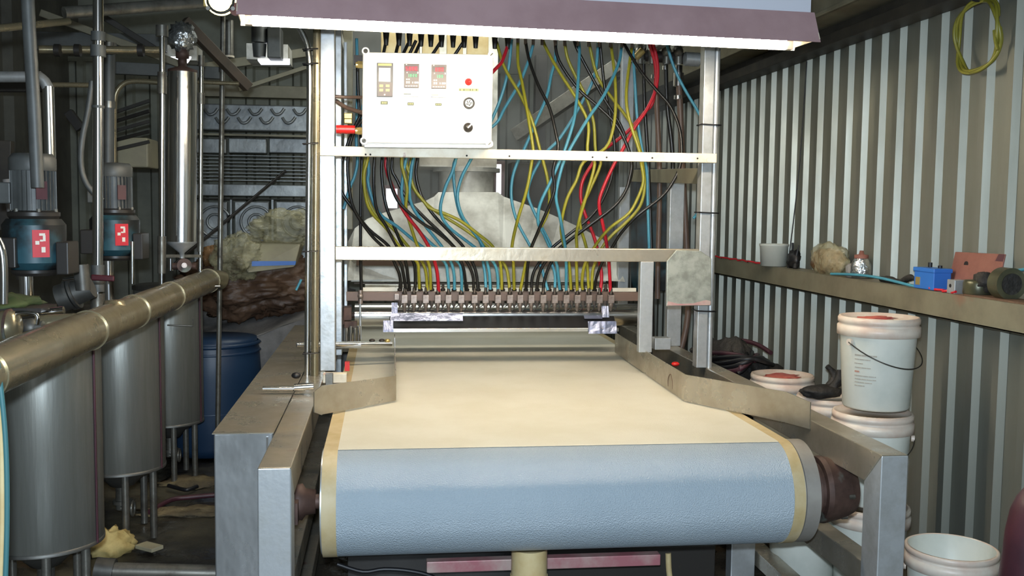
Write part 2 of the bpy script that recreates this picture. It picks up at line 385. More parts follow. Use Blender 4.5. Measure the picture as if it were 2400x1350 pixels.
# ================================================================== LEFT: TANKS
def tank(cx, cy, r, zb, zt, label, legs):
    t = thing('cooking_tank', (cx, cy, 0), label, 'tank', 'stainless cooking tanks in a row under the duct')
    fin('shell', MB().lathe((cx, cy, 0), [(r * .985, zb), (r, zb + .006), (r, zt - .006), (r * .99, zt)], 48), 'tank', t)
    mb = MB().lathe((cx, cy, 0), [(r * 1.012, zb - .006), (r * 1.012, zb + .006), (r * .985, zb + .008)], 48); mb.lathe((cx, cy, 0), [(r * .98, zb), (r * .45, zb - .05), (.05, zb - .085), (.0001, zb - .085)], 36)
    fin('cone_bottom', mb, 'tank_dark', t)
    fin('lid', MB().lathe((cx, cy, 0), [(r * 1.03, zt - .012), (r * 1.03, zt + .006), (r * .9, zt + .014), (.0001, zt + .02)], 48), 'tank_dark', t)
    for a in legs:
        p = V3((cx + math.cos(a) * r * .86, cy + math.sin(a) * r * .86, 0))
        fin('leg', MB().cyl(p, p + V3((0, 0, zb + .01)), .015, n=14), 'pipe', t)
    v = fin('outlet_valve', MB().cyl((cx, cy, zb - .084), (cx, cy, zb - .19), .028, n=18).cyl((cx, cy, zb - .15), (cx, cy, zb - .165), .04, n=18), 'pipe', t)
    fin('valve_wheel', MB().tube([(cx + .05, cy - .03 + math.cos(q) * .032, zb - .18 + math.sin(q) * .032) for q in [2 * PI * i / 12 for i in range(12)]], .006, 6, 1, closed=True).cyl((cx, cy - .03, zb - .18), (cx + .05, cy - .03, zb - .18), .01), 'pipe', v)
    fin('edge_line', MB().cyl((cx + r * .98, cy - .05, zb), (cx + r * .98, cy - .05, zt), .004, n=8), 'maroon', t)  # maroon line: rust streak on the nearest tank, lens colour fringe on the others
    return t
LG = [-.4, -1.25, -2.4, 1.2, 2.6]
tank(-1.125, 3.45, .185, .30, .98, 'nearest stainless tank with rust streak on its edge under the long duct', LG)
tank(-1.12, 4.42, .18, .30, .98, 'middle stainless tank between the nearest tank and the far small one', LG)
tank(-1.11, 5.35, .17, .30, 1.0, 'far stainless tank with a wire bracket beside the blue drum', LG)
c = PY(420, 760, 5.16)
fin('wire_bracket', MB().tube([PY(392, 762, 5.16), PY(452, 764, 5.16), PY(452, 748, 5.16)], .004, 6, 1), 'pipe', label='thin wire bracket lying against the far tank', cat='bracket')

# the long duct
XD = -.85
d0 = PX(-60, 903, XD); d1 = PX(488, 655, XD); zd = 1.055
du = thing('steam_duct', (XD, 3.5, zd), 'long yellowish steel duct running back over the tanks', 'duct')
ya_, yb_ = 1.75, d1.y
seg = [ya_, 2.24, 3.02, 3.55, 4.15, yb_]
rD = .056
for a, b in zip(seg[:-1], seg[1:]):
    fin('pipe_segment', MB().cyl((XD, a, zd), (XD, b - .004, zd), rD, n=40), 'duct', du)
    fin('joint_ring', MB().cyl((XD, b - .012, zd), (XD, b + .004, zd), rD + .0035, n=40), 'duct', du)
fin('saddle_patch', MB().lathe((XD, 3.3, zd + .045), [(.035, 0), (.03, .016), (.0001, .018)], 24), 'duct', du)
p = V3((XD, yb_, zd)); fin('elbow', MB().tube([p, p + V3((0, .06, 0)), p + V3((.02, .11, 0)), p + V3((.045, .14, -.01))], .047, 18, 3), 'duct', du)
fin('outlet_stub', MB().cyl(PY(455, 672, 4.8), PY(515, 672, 4.9), .006), 'pipe_chrome', du)
# side branch into the duct
b0 = PY(100, 742, 2.75); fin('branch_pipe', MB().cyl(PY(95, 758, 3.0), V3((XD, 3.0, zd + .03)), .024, n=20), 'duct', du)

# gear motors on the tanks
def gearmotor(cx, cy, z0, s, label):
    t = thing('gear_motor', (cx, cy, z0), label, 'motor', 'mixer motors above the tanks')
    q = lambda a: z0 + a * s
    fin('column', MB().cyl((cx - .03 * s, cy, q(-.05)), (cx - .03 * s, cy, q(.16)), .022 * s, n=24), 'pipe_chrome', t)
    fin('flange', MB().hard((cx, cy, 0), [(.0001, q(.145)), (.068 * s, q(.145)), (.075 * s, q(.155)), (.075 * s, q(.165)), (.0001, q(.165))], 28), 'black_plastic', t)
    g = MB().hard((cx, cy, 0), [(.0001, q(.165)), (.07 * s, q(.166)), (.098 * s, q(.19)), (.1 * s, q(.315)), (.085 * s, q(.335)), (.0001, q(.335))], 32)
    g.box(cx - .1 * s, cx - .03 * s, cy - .11 * s, cy, q(.18), q(.27))
    g = fin('gearbox', g, 'teal', t, bevel=.003)
    fin('terminal_box', MB().box(cx - .108 * s, cx - .022 * s, cy - .118 * s, cy - .04 * s, q(.175), q(.275)), 'black_plastic', t, bevel=.004)
    fin('side_guard', MB().box(cx + .085 * s, cx + .125 * s, cy - .06 * s, cy + .06 * s, q(.15), q(.26)), 'black_plastic', t, bevel=.004)
    f = fin('label_plate', MB().obox((cx + .05 * s, cy - .092 * s, q(.255)), (.026 * s, .002, .045 * s), X=V3((.9, .43, 0)), Y=V3((-.43, .9, 0))), 'label_red', g, label='red maker label')
    mb = MB()
    for i, (dx, dz, w, h) in enumerate([(.004, .030, .009, .004), (.010, .018, .004, .010), (.002, .010, .005, .003), (-.011, .003, .006, .006), (.007, -.020, .006, .009)]):
        c = V3((cx + .05 * s, cy - .092 * s, q(.255))) + V3((.9, .43, 0)) * dx * s + V3((.43, -.9, 0)) * .003 + V3((0, 0, dz * s))
        mb.obox(c, (w * s, .0008, h * s), X=V3((.9, .43, 0)), Y=V3((-.43, .9, 0)))
    fin('label_mark', mb, 'white_print', g)
    fin('neck', MB().hard((cx, cy, 0), [(.075 * s, q(.335)), (.082 * s, q(.345)), (.082 * s, q(.357)), (.055 * s, q(.365))], 28), 'black_plastic', t)
    for a in range(6):
        c = V3((cx + math.cos(a * PI / 3) * .07 * s, cy + math.sin(a * PI / 3) * .07 * s, q(.357))); fin('bolt', MB().cyl(c, c + V3((0, 0, .012 * s)), .007 * s, n=6, sm=False), 'pipe', t)
    b = MB().cyl((cx, cy, q(.36)), (cx, cy, q(.50)), .062 * s, n=32)
    for i in range(28):
        a = i * 2 * PI / 28; d = V3((math.cos(a), math.sin(a), 0)); b.obox(V3((cx, cy, q(.43))) + d * .066 * s, (.006 * s, .0012, .066 * s), X=d, Y=V3((-d.y, d.x, 0)))
    fin('motor_body', b, 'motor', t)
    fin('fan_cover', MB().lathe((cx, cy, 0), [(.072 * s, q(.495)), (.074 * s, q(.50)), (.074 * s, q(.535)), (.062 * s, q(.552)), (.0001, q(.556))], 32), 'motor', t)
    fin('name_plate', MB().obox((cx + .045 * s, cy - .058 * s, q(.43)), (.018 * s, .002, .03 * s), X=V3((.8, .6, 0)), Y=V3((-.6, .8, 0))), 'maroon', t)
    fin('junction_box', MB().obox((cx - .075 * s, cy - .02 * s, q(.42)), (.02 * s, .035 * s, .035 * s)), 'motor', t, bevel=.004)
    return t
gearmotor(-1.135, 3.45, 1.045, .97, 'nearer grey motor on teal gearbox with bright red label')
gearmotor(-1.13, 4.42, 1.04, 1.0, 'farther grey motor on teal gearbox behind the tall chrome pipe')
for (px, yy) in ((87, 376),):
    c = PY(px + 10, yy + 12, 3.36)
# small fittings on the tank lids
def pfit(name, pts, r, m, label, cat, Y, **k):
    return fin(name, MB().tube([PY(x, y, Y) for x, y in pts], r, 14, 3), m, label=label, cat=cat, **k)
pc = thing('pump_body', PY(175, 730, 3.75), 'grey flanged pump body behind the duct under the nearer motor', 'pump')
c0 = PY(140, 700, 3.75); c1 = PY(215, 672, 3.75)
mb = MB().cyl(c0, c0.lerp(c1, .3), .05, n=28).cyl(c0.lerp(c1, .3), c0.lerp(c1, .38), .058, n=28).cyl(c0.lerp(c1, .42), c0.lerp(c1, .5), .058, n=28).cyl(c0.lerp(c1, .5), c1, .045, .04, n=28)
fin('casing', mb, 'tank_dark', pc)
fin('port', MB().cyl(PY(195, 680, 3.72), PY(190, 620, 3.72), .026, n=20), 'tank_dark', pc)
fin('drive_rod', MB().cyl(PY(148, 655, 3.7), PY(175, 652, 3.7), .008), 'pipe_chrome', pc)
cp = thing('end_cap', PY(20, 790, 2.9), 'short copper tinted cylinder end with ring at the duct', 'pipe cap')
fin('cap_body', MB().cyl(PY(-30, 772, 2.9), PY(22, 765, 2.9), .046, n=32).lathe(PY(22, 765, 2.9), [(.046, 0), (.04, .02), (.022, .028), (.0001, .03)], 32, ax=V3((1, -.1, .1))), 'duct', cp)
fin('cap_ring', MB().cyl(PY(18, 765, 2.9), PY(24, 765, 2.9), .049, n=32), 'rust', cp)
bv = thing('ball_valve', PY(78, 780, 2.95), 'small dark ball valve with lever between copper cap and duct', 'valve')
fin('body', MB().cyl(PY(50, 765, 2.95), PY(100, 768, 2.95), .02, n=18).ball(PY(72, 768, 2.95), .026), 'tank_dark', bv)
fin('lever', MB().tube([PY(86, 760, 2.9), PY(86, 738, 2.9), PY(60, 733, 2.9), PY(34, 735, 2.9)], .006, 8), 'pipe_chrome', bv)
fin('cross_pipe', MB().cyl(PY(52, 740, 3.05), PY(150, 728, 3.05), .013, n=16), 'pipe_chrome', label='short chrome cross pipe above the small ball valve', cat='pipe')
pfit('bent_chrome_pipe', [(-8, 560), (4, 590), (8, 640), (8, 712)], .012, 'pipe_chrome', 'chrome pipe bending down at the frame edge beside the green cloth', 'pipe', 2.9)
fin('green_cloth', MB().ball(PY(20, 712, 3.1), (.09, .12, .026), 20, 10, .5, 3, 5), 'leafgreen', label='dark green cloth lying behind the copper cap', cat='cloth')
fin('dark_flat_tray', MB().obox(PY(30, 722, 3.05), (.1, .07, .006)), 'black_plastic', label='black flat tray under the dark green cloth', cat='tray')

# vertical pipes --------------------------------------------------------------
def vpipe(name, x0, y0_, x1, y1_, Y, r, m, label, cat='pipe', rings=(), rm='pipe'):
    a = PY(x0, y0_, Y); b = PY(x1, y1_, Y); t = thing(name, b, label, cat)
    fin('pipe', MB().cyl(b, a, r, n=24), m, t)
    for (u, v, k) in rings: fin('collar', MB().cyl(a.lerp(b, u), a.lerp(b, v), r * k, n=20), rm, t)
    return t
t = vpipe('standpipe', 231, -330, 229, 690, 3.95, .019, 'pipe_chrome', 'tall chrome pipe with blue grey union rising from the valve with maroon handle', rings=((.389, .41, 1.35), (.42, .446, 1.45), (.558, .564, 1.2), (.93, .993, 1.25)), rm='motor')
fin('lower_stub', MB().cyl(PY(229, 688, 3.95), PY(229, 745, 3.95), .026, n=20), 'pipe', t)
fin('valve_body', MB().ball(PY(229, 655, 3.95), .03), 'pipe', t)
fin('valve_handle', MB().bar(PY(214, 650, 3.9), PY(268, 653, 3.9), .012, .022), 'handle_maroon', t, label='maroon handle grip', bevel=.004)
vpipe('support_pipe', 380, 60, 379, 690, 4.75, .0125, 'steel_bright', 'slim steel pipe standing just left of the tall silver vessel', rings=((.0, .04, 2.2), (.17, .25, 1.6), (.78, .92, 1.5)))
vpipe('support_pipe', 472, 130, 469, 640, 5.0, .010, 'steel_bright', 'slim steel pipe standing just right of the tall silver vessel', rings=((.0, .05, 1.5), (.17, .22, 1.8), (.75, .9, 1.5)))
vpipe('long_thin_pole', 523, 30, 510, 1030, 5.5, .0135, 'pipe', 'thin grey pole reaching from the roof to the floor before the shutter', rings=((.12, .135, 1.4),))
vpipe('grey_downpipe', 256, 100, 250, 850, 5.0, .027, 'motor', 'dull grey downpipe just right of the tall chrome pipe', rings=((.0, .02, 1.2), (.18, .2, 1.1)))
vpipe('short_hanging_pipe', 537, 48, 537, 135, 5.6, .024, 'pipe', 'short dull pipe with pale end hanging near the lamp', rings=((.95, 1.0, 1.15),), rm='cream')
fin('flexible_hose', MB().tube([PY(x, y, 3.3) for x, y in [(50, -260), (60, -100), (68, 60), (74, 160), (80, 260), (84, 350), (88, 440)]], .0195, 18, 4), 'motor', label='thick grey flexible hose hanging above the nearer motor', cat='hose')
t = thing('silver_elbow_pipe', PY(116, 375, 4.3), 'silver pipe with mitred elbow descending behind the nearer motor', 'pipe')
a, b, c = PY(-20, 180, 4.3), PY(96, 180, 4.3), PY(113, 203, 4.3)
fin('horizontal_run', MB().cyl(a, b, .022, n=22), 'steel', t); fin('elbow', MB().tube([b - V3((.01, 0, 0)), b.lerp(c, .5), c - V3((0, 0, .01))], .0225, 22, 2), 'steel', t)
fin('vertical_run', MB().cyl(c, PY(118, 385, 4.3), .023, n=22), 'steel_bright', t)
pfit('bent_thin_pipe', [(268, 445), (267, 330), (268, 250), (272, 218), (290, 196), (320, 190), (380, 194)], .0125, 'duct', 'thin pale pipe with a round bend left of the silver vessel', 'pipe', 5.05)
pfit('thin_cross_pipe', [(100, 199), (160, 199), (222, 200)], .011, 'duct', 'thin pale cross pipe between the elbow pipe and chrome pipe', 'pipe', 4.6)
pfit('thin_cross_pipe', [(455, 192), (500, 194), (560, 196)], .010, 'duct', 'thin cross pipe with bright fittings right of the silver vessel', 'pipe', 5.3)
pfit('looped_grey_hose', [(216, 190), (206, 260), (192, 330), (190, 390), (205, 435), (240, 470)], .011, 'motor', 'thin grey hose curving down left of the tall chrome pipe', 'hose', 4.1)
# silver vessel
v = thing('silver_vessel', PY(428, 690, 4.9), 'tall polished silver cylindrical vessel with cone bottom', 'vessel')
vt = PY(428, 168, 4.9); vb = PY(426, 568, 4.9); rV = .0665
fin('body', MB().cyl(vb, vt, rV, n=48), 'steel_bright', v)
fin('cone', MB().lathe(vb, [(rV * 1.01, .004), (rV * 1.01, -.004), (.012, -.05), (.012, -.075)], 40), 'steel', v)
fin('top_dome', MB().lathe(vt, [(rV * 1.005, -.004), (rV, .008), (.02, .024), (.02, .06), (.03, .062), (.03, .1), (.012, .1), (.012, .13)], 36), 'rust', v)
fin('bracket', MB().bar(PY(378, 600, 4.85), PY(470, 600, 4.95), .012, .014), 'pipe', v)
fin('outlet_tee', MB().cyl(PY(400, 606, 4.9), PY(400, 634, 4.9), .012, n=16), 'pipe_chrome', v)
fin('foil_wrap', MB().ball(PY(428, 88, 4.9), (.06, .06, .07), 22, 14, .45, 4, 2), 'foil', label='crumpled silver foil ball on top of the silver vessel', cat='foil')
rv = thing('rusty_valve', PY(432, 640, 4.75), 'round rusty valve under the silver vessel', 'valve')
fin('body', MB().cyl(PY(432, 622, 4.7), PY(432, 622, 4.85), .032, n=20).cyl(PY(405, 624, 4.8), PY(460, 624, 4.8), .016, n=14), 'rust', rv)
fin('hub', MB().cyl(PY(432, 622, 4.68), PY(432, 622, 4.7), .012), 'nozzle', rv)
fin('round_bright_rod', MB().cyl(PY(310, 665, 4.3), PY(310, 566, 4.3), .007, n=12), 'steel_bright', label='thin bright rod standing right of the farther chrome column', cat='rod')
# overhead pipes and truss
def opipe(name, x0, y0_, Y0, x1, y1_, Y1, r, m, label, cat='pipe', n=20): return fin(name, MB().cyl(PY(x0, y0_, Y0), PY(x1, y1_, Y1), r, n=n), m, label=label, cat=cat)
opipe('overhead_pipe', -30, 69, 3.5, 160, 50, 3.9, .013, 'duct', 'thin pale overhead pipe crossing the grey flexible hose')
opipe('overhead_pipe', 150, 30, 4.2, 520, 3, 4.6, .024, 'pipe', 'thick dull overhead pipe running toward the lamp')
opipe('overhead_pipe', 90, 116, 4.7, 385, 118, 4.9, .018, 'duct', 'dull overhead cross pipe with black clamps')
for px in (135, 182, 330):
    c = PY(px, 118, 4.7); fin('pipe_clamp', MB().cyl(c - V3((.012, 0, 0)), c + V3((.012, 0, 0)), .027, n=18), 'black_plastic', label={135: 'black clamp near the left end of the cross pipe', 182: 'black clamp just left of the chrome pipe union', 330: 'black clamp on cross pipe near the silver vessel'}[px], cat='clamp', group='clamps on the cross pipe')
def obar(name, x0, y0_, Y0, x1, y1_, Y1, w, h, m, label, cat='beam'): return fin(name, MB().bar(PY(x0, y0_, Y0), PY(x1, y1_, Y1), w, h), m, label=label, cat=cat, bevel=.003)
obar('roof_brace', 240, 38, 5.2, 375, 122, 5.2, .03, .03, 'beam_dark', 'dark diagonal brace above the cross pipe')
obar('roof_brace', 430, 48, 5.3, 582, 206, 5.5, .05, .05, 'brown_paint', 'brown diagonal brace right of the silver vessel')
obar('roof_brace', 95, 30, 6.0, 420, 150, 6.0, .03, .04, 'beam', 'long grey diagonal roof brace behind the pipes')
obar('tie_beam', 240, 158, 6.2, 520, 172, 6.2, .04, .07, 'motor', 'blue grey tie beam behind the silver vessel')
obar('tie_beam', 60, 95, 6.2, 390, 102, 6.2, .05, .10, 'motor', 'grey tie beam behind the chrome pipe union')
obar('tie_beam', -20, 205, 6.0, 110, 205, 6.0, .04, .05, 'beam_dark', 'dark tie beam level with the elbow pipe')
obar('roof_truss_chord', 470, 160, 7.2, 740, 120, 7.2, .05, .06, 'beam', 'grey truss chord sloping above the shutter')
obar('roof_truss_chord', 560, 210, 7.3, 740, 150, 7.3, .03, .03, 'beam', 'thin truss member above the shutter lintel')
# roof light and box over it
sk = thing('roof_light', PY(640, 152, 6.6), 'bright square roof light panel under the grey ceiling boxes', 'skylight')
fin('housing', MB().box(PY(585, 110, 6.6).x, PY(680, 110, 6.6).x, 6.45, 6.75, PY(640, 148, 6.6).z, PY(640, 112, 6.6).z), 'hood', sk)
fin('lit_panel', MB().prism([PY(604, 142, 6.44), PY(679, 142, 6.44), PY(679, 152, 6.3), PY(612, 152, 6.3)], (0, .004, .012)), 'day', sk)
fb = thing('ceiling_box', PY(600, 140, 6.3), 'pair of grey boxes hanging under the lamp beside the shutter', 'box')
fin('round_canister', MB().cyl(PY(608, 60, 6.2), PY(608, 100, 6.2), .047, n=28).cyl(PY(608, 103, 6.2), PY(608, 133, 6.2), .042, .036, n=28), 'motor', fb)
fin('square_box', MB().box(PY(628, 70, 6.2).x, PY(660, 70, 6.2).x, 6.15, 6.3, PY(640, 138, 6.2).z, PY(640, 66, 6.2).z), 'motor', fb, bevel=.006)
sk2 = thing('roof_light', PY(425, 150, 6.6), 'small bright roof light seen behind the foil ball', 'skylight')
fin('housing', MB().box(PY(388, 110, 6.6).x, PY(468, 110, 6.6).x, 6.5, 6.7, PY(430, 146, 6.6).z, PY(430, 112, 6.6).z), 'hood', sk2)
fin('lit_panel', MB().prism([PY(400, 137, 6.44), PY(448, 137, 6.44), PY(440, 148, 6.3), PY(412, 148, 6.3)], (0, .004, .012)), 'day', sk2)
# yellow gauge top
gg = thing('brass_pump_head', PY(520, 25, 4.2), 'brass and pink round pump head left of the lamp', 'gauge')
fin('drum', MB().cyl(PY(517, 0, 4.1), PY(517, 0, 4.3), .06, n=32), 'brass', gg)
fin('clamp_band', MB().tube([PY(517, 0, 4.1) + V3((math.cos(a) * .05, -.004, math.sin(a) * .05)) for a in [2 * PI * i / 20 for i in range(20)]], .005, 6, 1, closed=True), 'black_plastic', gg)
fin('side_block', MB().obox(PY(492, 2, 4.15), (.02, .04, .03)), 'brass', gg, bevel=.003)
for a in (-2.5, -.6): c = PY(517, 0, 4.09) + V3((math.cos(a) * .058, 0, math.sin(a) * .058)); fin('bolt', MB().cyl(c, c + V3((0, -.012, 0)), .008, n=12), 'steel_bright', gg)
fin('pink_port', MB().cyl(PY(553, 22, 4.1), PY(553, 22, 4.25), .025, n=24), 'rust_plate', gg)
# stuff seen dimly behind the left pipes
fin('cream_cabinet', MB().box(PY(272, 320, 6.6).x, PY(346, 320, 6.6).x, 6.6, 6.9, PY(300, 392, 6.6).z, PY(300, 322, 6.6).z), 'carton', label='dim cream cabinet on the wall behind the farther motor', cat='cabinet', bevel=.01)
fin('white_switch_box', MB().obox(PY(44, 455, 4.4), (.035, .04, .06)), 'carton', label='pale box with round knob left of the nearer motor', cat='box', bevel=.008)
opipe('leaning_plank', 20, 420, 4.2, 52, 655, 4.2, .022, 'canvas', 'grey post leaning left of the nearer gearbox', 'post')
obar('rusty_post', 12, 540, 4.6, 16, 330, 4.6, .05, .05, 'beam_dark', 'dark post at the frame edge behind the motors', 'post')
obar('dark_prop', 160, 262, 6.0, 190, 302, 6.0, .05, .05, 'black_plastic', 'short black diagonal prop against the dim wall', 'prop')
obar('long_rod', 410, 618, 7.45, 670, 400, 7.9, .02, .02, 'black_plastic', 'black rod leaning diagonally before the shutter', 'rod')
# rear rack behind
mb = MB()
for i in range(5): mb.bar(PY(272, 262 + i * 22, 6.5 + .05 * (i % 2)), PY(350, 236 + i * 24, 6.5), .02, .02)
fin('dark_rack', mb, 'beam_dark', label='dark rack of bars behind the bent thin pipe', cat='rack')

# bundle, sack, bench, drum -----------------------------------------------------
fin('grey_canvas_bench', MB().grid(lambda u, v: V3((-1.35 + u * 1.15, 6.24 + v * .9, (.84 - .42 * (1 - u) * (1 - v) if True else 0) + .03 * noise.noise(V3((u * 5, v * 5, 1))))), 24, 16).grid(lambda u, v: V3((-1.35 + u * 1.15, 6.24 - .02 * math.sin(u * 20), (.84 - .42 * (1 - u)) * v)), 30, 3), 'canvas', label='sagging grey canvas cover beside the blue drum', cat='cover')
sa = MB().ball(PY(600, 665, 6.5), (.42, .26, .20), 110, 64, .35, 2.2, 3, .13); fin('brown_sack', sa, 'sack', label='crumpled brown sack under the wrapped carton', cat='sack')
fin('wrapped_carton', MB().prism([PY(572, 568, 6.2), PY(704, 572, 6.2), PY(690, 626, 6.15), PY(580, 640, 6.1), PY(566, 600, 6.15)], (0, .3, .0)), 'carton', label='cream carton with blue stripe lying on the brown sack', cat='carton', bevel=.01)
fin('blue_stripe', MB().prism([PY(590, 612, 6.095), PY(694, 612, 6.145), PY(692, 621, 6.14), PY(590, 624, 6.09)], (0, .004, 0)), 'blue_box', bpy.data.objects['wrapped_carton'])
fin('plastic_wrap', MB().ball(PY(560, 600, 6.2), (.14, .16, .12), 90, 56, .4, 2.4, 8, .12), 'plastic_wrap', label='crinkled clear plastic over the left end of the carton', cat='plastic')
fin('plastic_wrap', MB().ball(PY(672, 535, 6.35), (.19, .2, .10), 90, 56, .5, 2.4, 4, .12), 'plastic_wrap', label='glossy yellowish plastic bundle on top of the carton', cat='plastic')
fin('amber_bottle_heap', MB().ball(PY(492, 600, 6.3), (.06, .07, .06), 20, 12, .4, 4, 9), 'amber', label='small amber wrapped lump between thin pole and slim pipe', cat='bundle')
dr = thing('blue_drum', (-.99, 5.95, 0), 'dark blue plastic drum on the floor behind the far tank', 'drum')
dz = .66; rr = .27
fin('barrel', MB().lathe((-.99, 5.95, 0), [(.0001, .005), (rr * .93, .005), (rr * .97, .05), (rr, .2), (rr * 1.01, dz - .2), (rr * .98, dz - .06), (rr * .93, dz - .02), (rr * .93, dz), (.0001, dz)], 44), 'blue_drum', dr)
for z in (dz - .075, dz - .03, .25): fin('hoop', MB().lathe((-.99, 5.95, z), [(rr * .96, -.012), (rr * 1.02, 0), (rr * .96, .012)], 44), 'blue_drum', dr)

# floor clutter --------------------------------------------------------------------
for i, (x, y, w, h, a, m, lb) in enumerate([(455, 1130, .16, .10, .3, 'dirt', 'crusted tan dirt patch by the far tank legs'), (440, 1200, .22, .07, -.2, 'dirt', 'flat tan dirt slab on the floor in the gap'), (330, 1085, .05, .05, 0, 'straw', 'small straw coloured lump by the middle tank leg')]):
    c = PZ(x, y, 0); fin('dirt_patch', MB().ball(c + V3((0, 0, .0)), (w, h, .02), 22, 8, .7, 2.5, i + 3), m, label=lb, cat='debris')
c = PZ(255, 1292, .0); fin('light_patch_heap', MB().ball(c + V3((0, 0, .03)), (.10, .08, .06), 24, 12, .5, 4, 6), 'straw', label='pale yellow heap for a light patch on the floor between the tank legs', cat='straw')  # pale heap stands in for a bright reflection on the wet floor
c = PZ(350, 1290, 0); fin('flat_scrap', MB().obox(c + V3((0, 0, .015)), (.05, .03, .008), X=V3((.8, -.6, 0)), Y=V3((.6, .8, 0))), 'carton', label='small flat box scrap on the dark wet floor', cat='scrap', bevel=.002)
c0, c1 = PZ(405, 1150, .02), PZ(520, 1130, .02)
fin('floor_hose', MB().tube([PZ(x, y, .02) for x, y in [(350, 1200), (400, 1172), (450, 1165), (530, 1158)]], .012, 8), 'maroon', label='dark red hose lying across the floor behind the tanks', cat='hose')
fin('bent_scrap', MB().tube([PZ(x, y, .02) for x, y in [(395, 1138), (420, 1145), (440, 1148), (462, 1140)]], .010, 8), 'black', label='short curved black scrap on the dirt slab', cat='scrap')
t = thing('floor_pipe', PZ(400, 1345, .1), 'grey pipe with flange lying low across the floor at the frame bottom', 'pipe')
fin('pipe', MB().cyl(PY(265, 1338, 3.42), PY(560, 1345, 3.42), .028, n=22), 'pipe', t); fin('flange', MB().cyl(PY(225, 1334, 3.42), PY(268, 1338, 3.42), .04, n=24), 'tank_dark', t)
# two hoses at the left frame edge
fin('edge_hose', MB().tube([PY(x, y, 2.2) for x, y in [(-6, 850), (4, 930), (12, 1020), (16, 1120), (16, 1240), (12, 1380)]], .0055, 12, 4), 'teal_hose', label='teal hose hanging from the duct at the frame edge', cat='hose')
fin('edge_hose', MB().tube([PY(x, y, 2.2) for x, y in [(-16, 850), (-6, 930), (2, 1020), (5, 1120), (5, 1240), (0, 1380)]], .006, 12, 4), 'pvc', label='tan hose hanging beside the teal one at the frame edge', cat='hose')

# ================================================================== CONVEYOR
cv = thing('belt_conveyor', (.55, 3.6, 0), 'stainless belt conveyor with wide white belt and drum at the centre', 'conveyor')
ZB = .70; YC = 3.0; RD = .162; X0, X1 = -.178, 1.268
def belt_profile(dr=0):
    P = [(7.6, ZB + dr), (6.5, ZB + dr), (5.5, ZB + dr), (4.5, ZB + dr), (3.8, ZB + dr), (3.3, ZB + dr)]
    for i in range(0, 33):
        a = PI / 2 + PI * i / 32; P.append((YC + math.cos(a) * (RD + dr), ZB - RD + math.sin(a) * (RD + dr)))
    return P + [(4.0, ZB - 2 * RD - dr), (7.6, ZB - 2 * RD - dr)]
def band(xa, xb, dr, t=.004):
    mb = MB(); A = belt_profile(dr); B = belt_profile(dr - t); n = len(A); nx = 12
    for prof, fl in ((A, 0), (B, 1)):
        vs = [V3((xa + (xb - xa) * i / nx, y, z)) for i in range(nx + 1) for (y, z) in prof]
        fs = [((i) * n + j, (i) * n + j + 1, (i + 1) * n + j + 1, (i + 1) * n + j) for i in range(nx) for j in range(n - 1)]
        mb.add(vs, fs if not fl else [tuple(reversed(f)) for f in fs], True)
    for x in (xa, xb):
        mb.add([V3((x, y, z)) for y, z in A] + [V3((x, y, z)) for y, z in B], [(j, j + 1, n + j + 1, n + j) for j in range(n - 1)])
    return mb
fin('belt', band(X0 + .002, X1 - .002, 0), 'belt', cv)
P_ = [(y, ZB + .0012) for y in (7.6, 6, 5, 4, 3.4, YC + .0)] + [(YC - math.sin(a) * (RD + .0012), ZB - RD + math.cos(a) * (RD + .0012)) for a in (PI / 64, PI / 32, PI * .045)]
fin('cream_surface', MB().strip([V3((X0 + .03, y, z)) for y, z in P_], [V3((X1 - .03, y, z)) for y, z in P_]), 'belt_cream', cv, label='cream top of the belt')  # cream overlay on the flat belt top; the belt round the drum is bluer
fin('edge_strip', band(X0, X0 + .042, .0015, .003), 'belt_edge', cv)
fin('edge_strip', band(X1 - .036, X1, .0015, .003), 'belt_edge', cv)
dm = fin('drum', MB().cyl((X0 - .004, YC, ZB - RD), (X1 + .045, YC, ZB - RD), RD - .007, n=64), 'steel', cv)
fin('drum_rim', MB().hard((X1 + .004, YC, ZB - RD), [(RD - .01, 0), (RD - .001, .001), (RD - .001, .046), (RD - .012, .048), (.03, .046)], 64, ax=V3((1, 0, 0))), 'drum_side', dm)
fin('drum_rim', MB().lathe((X0 - .002, YC, ZB - RD), [(RD - .01, 0), (RD - .012, -.004), (.03, -.006)], 64, ax=V3((1, 0, 0))), 'steel_dirty', dm)
# bearing with drive on the right, bearing on the left
mt = fin('bearing_motor', MB().hard((X1 + .05, YC, ZB - RD), [(.045, 0), (.045, .012), (.096, .013), (.098, .035), (.088, .038), (.088, .05), (.104, .052), (.107, .068), (.092, .135), (.078, .165), (.0001, .166)], 48, ax=V3((1, 0, 0))), 'rust', cv, label='rusty brown round drive housing')
for a in range(6): c = V3((X1 + .17, YC + math.cos(a * PI / 3) * .09, ZB - RD + math.sin(a * PI / 3) * .09)); fin('bolt', MB().cyl(c, c + V3((.02, 0, 0)), .008, n=6, sm=False), 'pipe', mt)
fin('shaft', MB().cyl((X0 - .11, YC, ZB - RD), (X0, YC, ZB - RD), .022, n=20), 'rust', cv)
fin('bearing_block', MB().lathe((X0 - .055, YC, ZB - RD), [(.0001, -.045), (.05, -.04), (.055, -.01), (.04, 0), (.036, .03), (.0001, .03)], 28, ax=V3((1, 0, 0))).obox((X0 - .085, YC, ZB - RD - .01), (.014, .09, .032)), 'rust', cv)
fin('bearing_arm', MB().prism([(X0 - .10, YC + .02, ZB - .11), (X0 - .10, YC - .03, ZB - .10), (X0 - .10, YC + .05, ZB + .0), (X0 - .10, YC + .10, ZB - .02)], (.02, 0, 0)), 'pink', cv, label='pink stained arm')
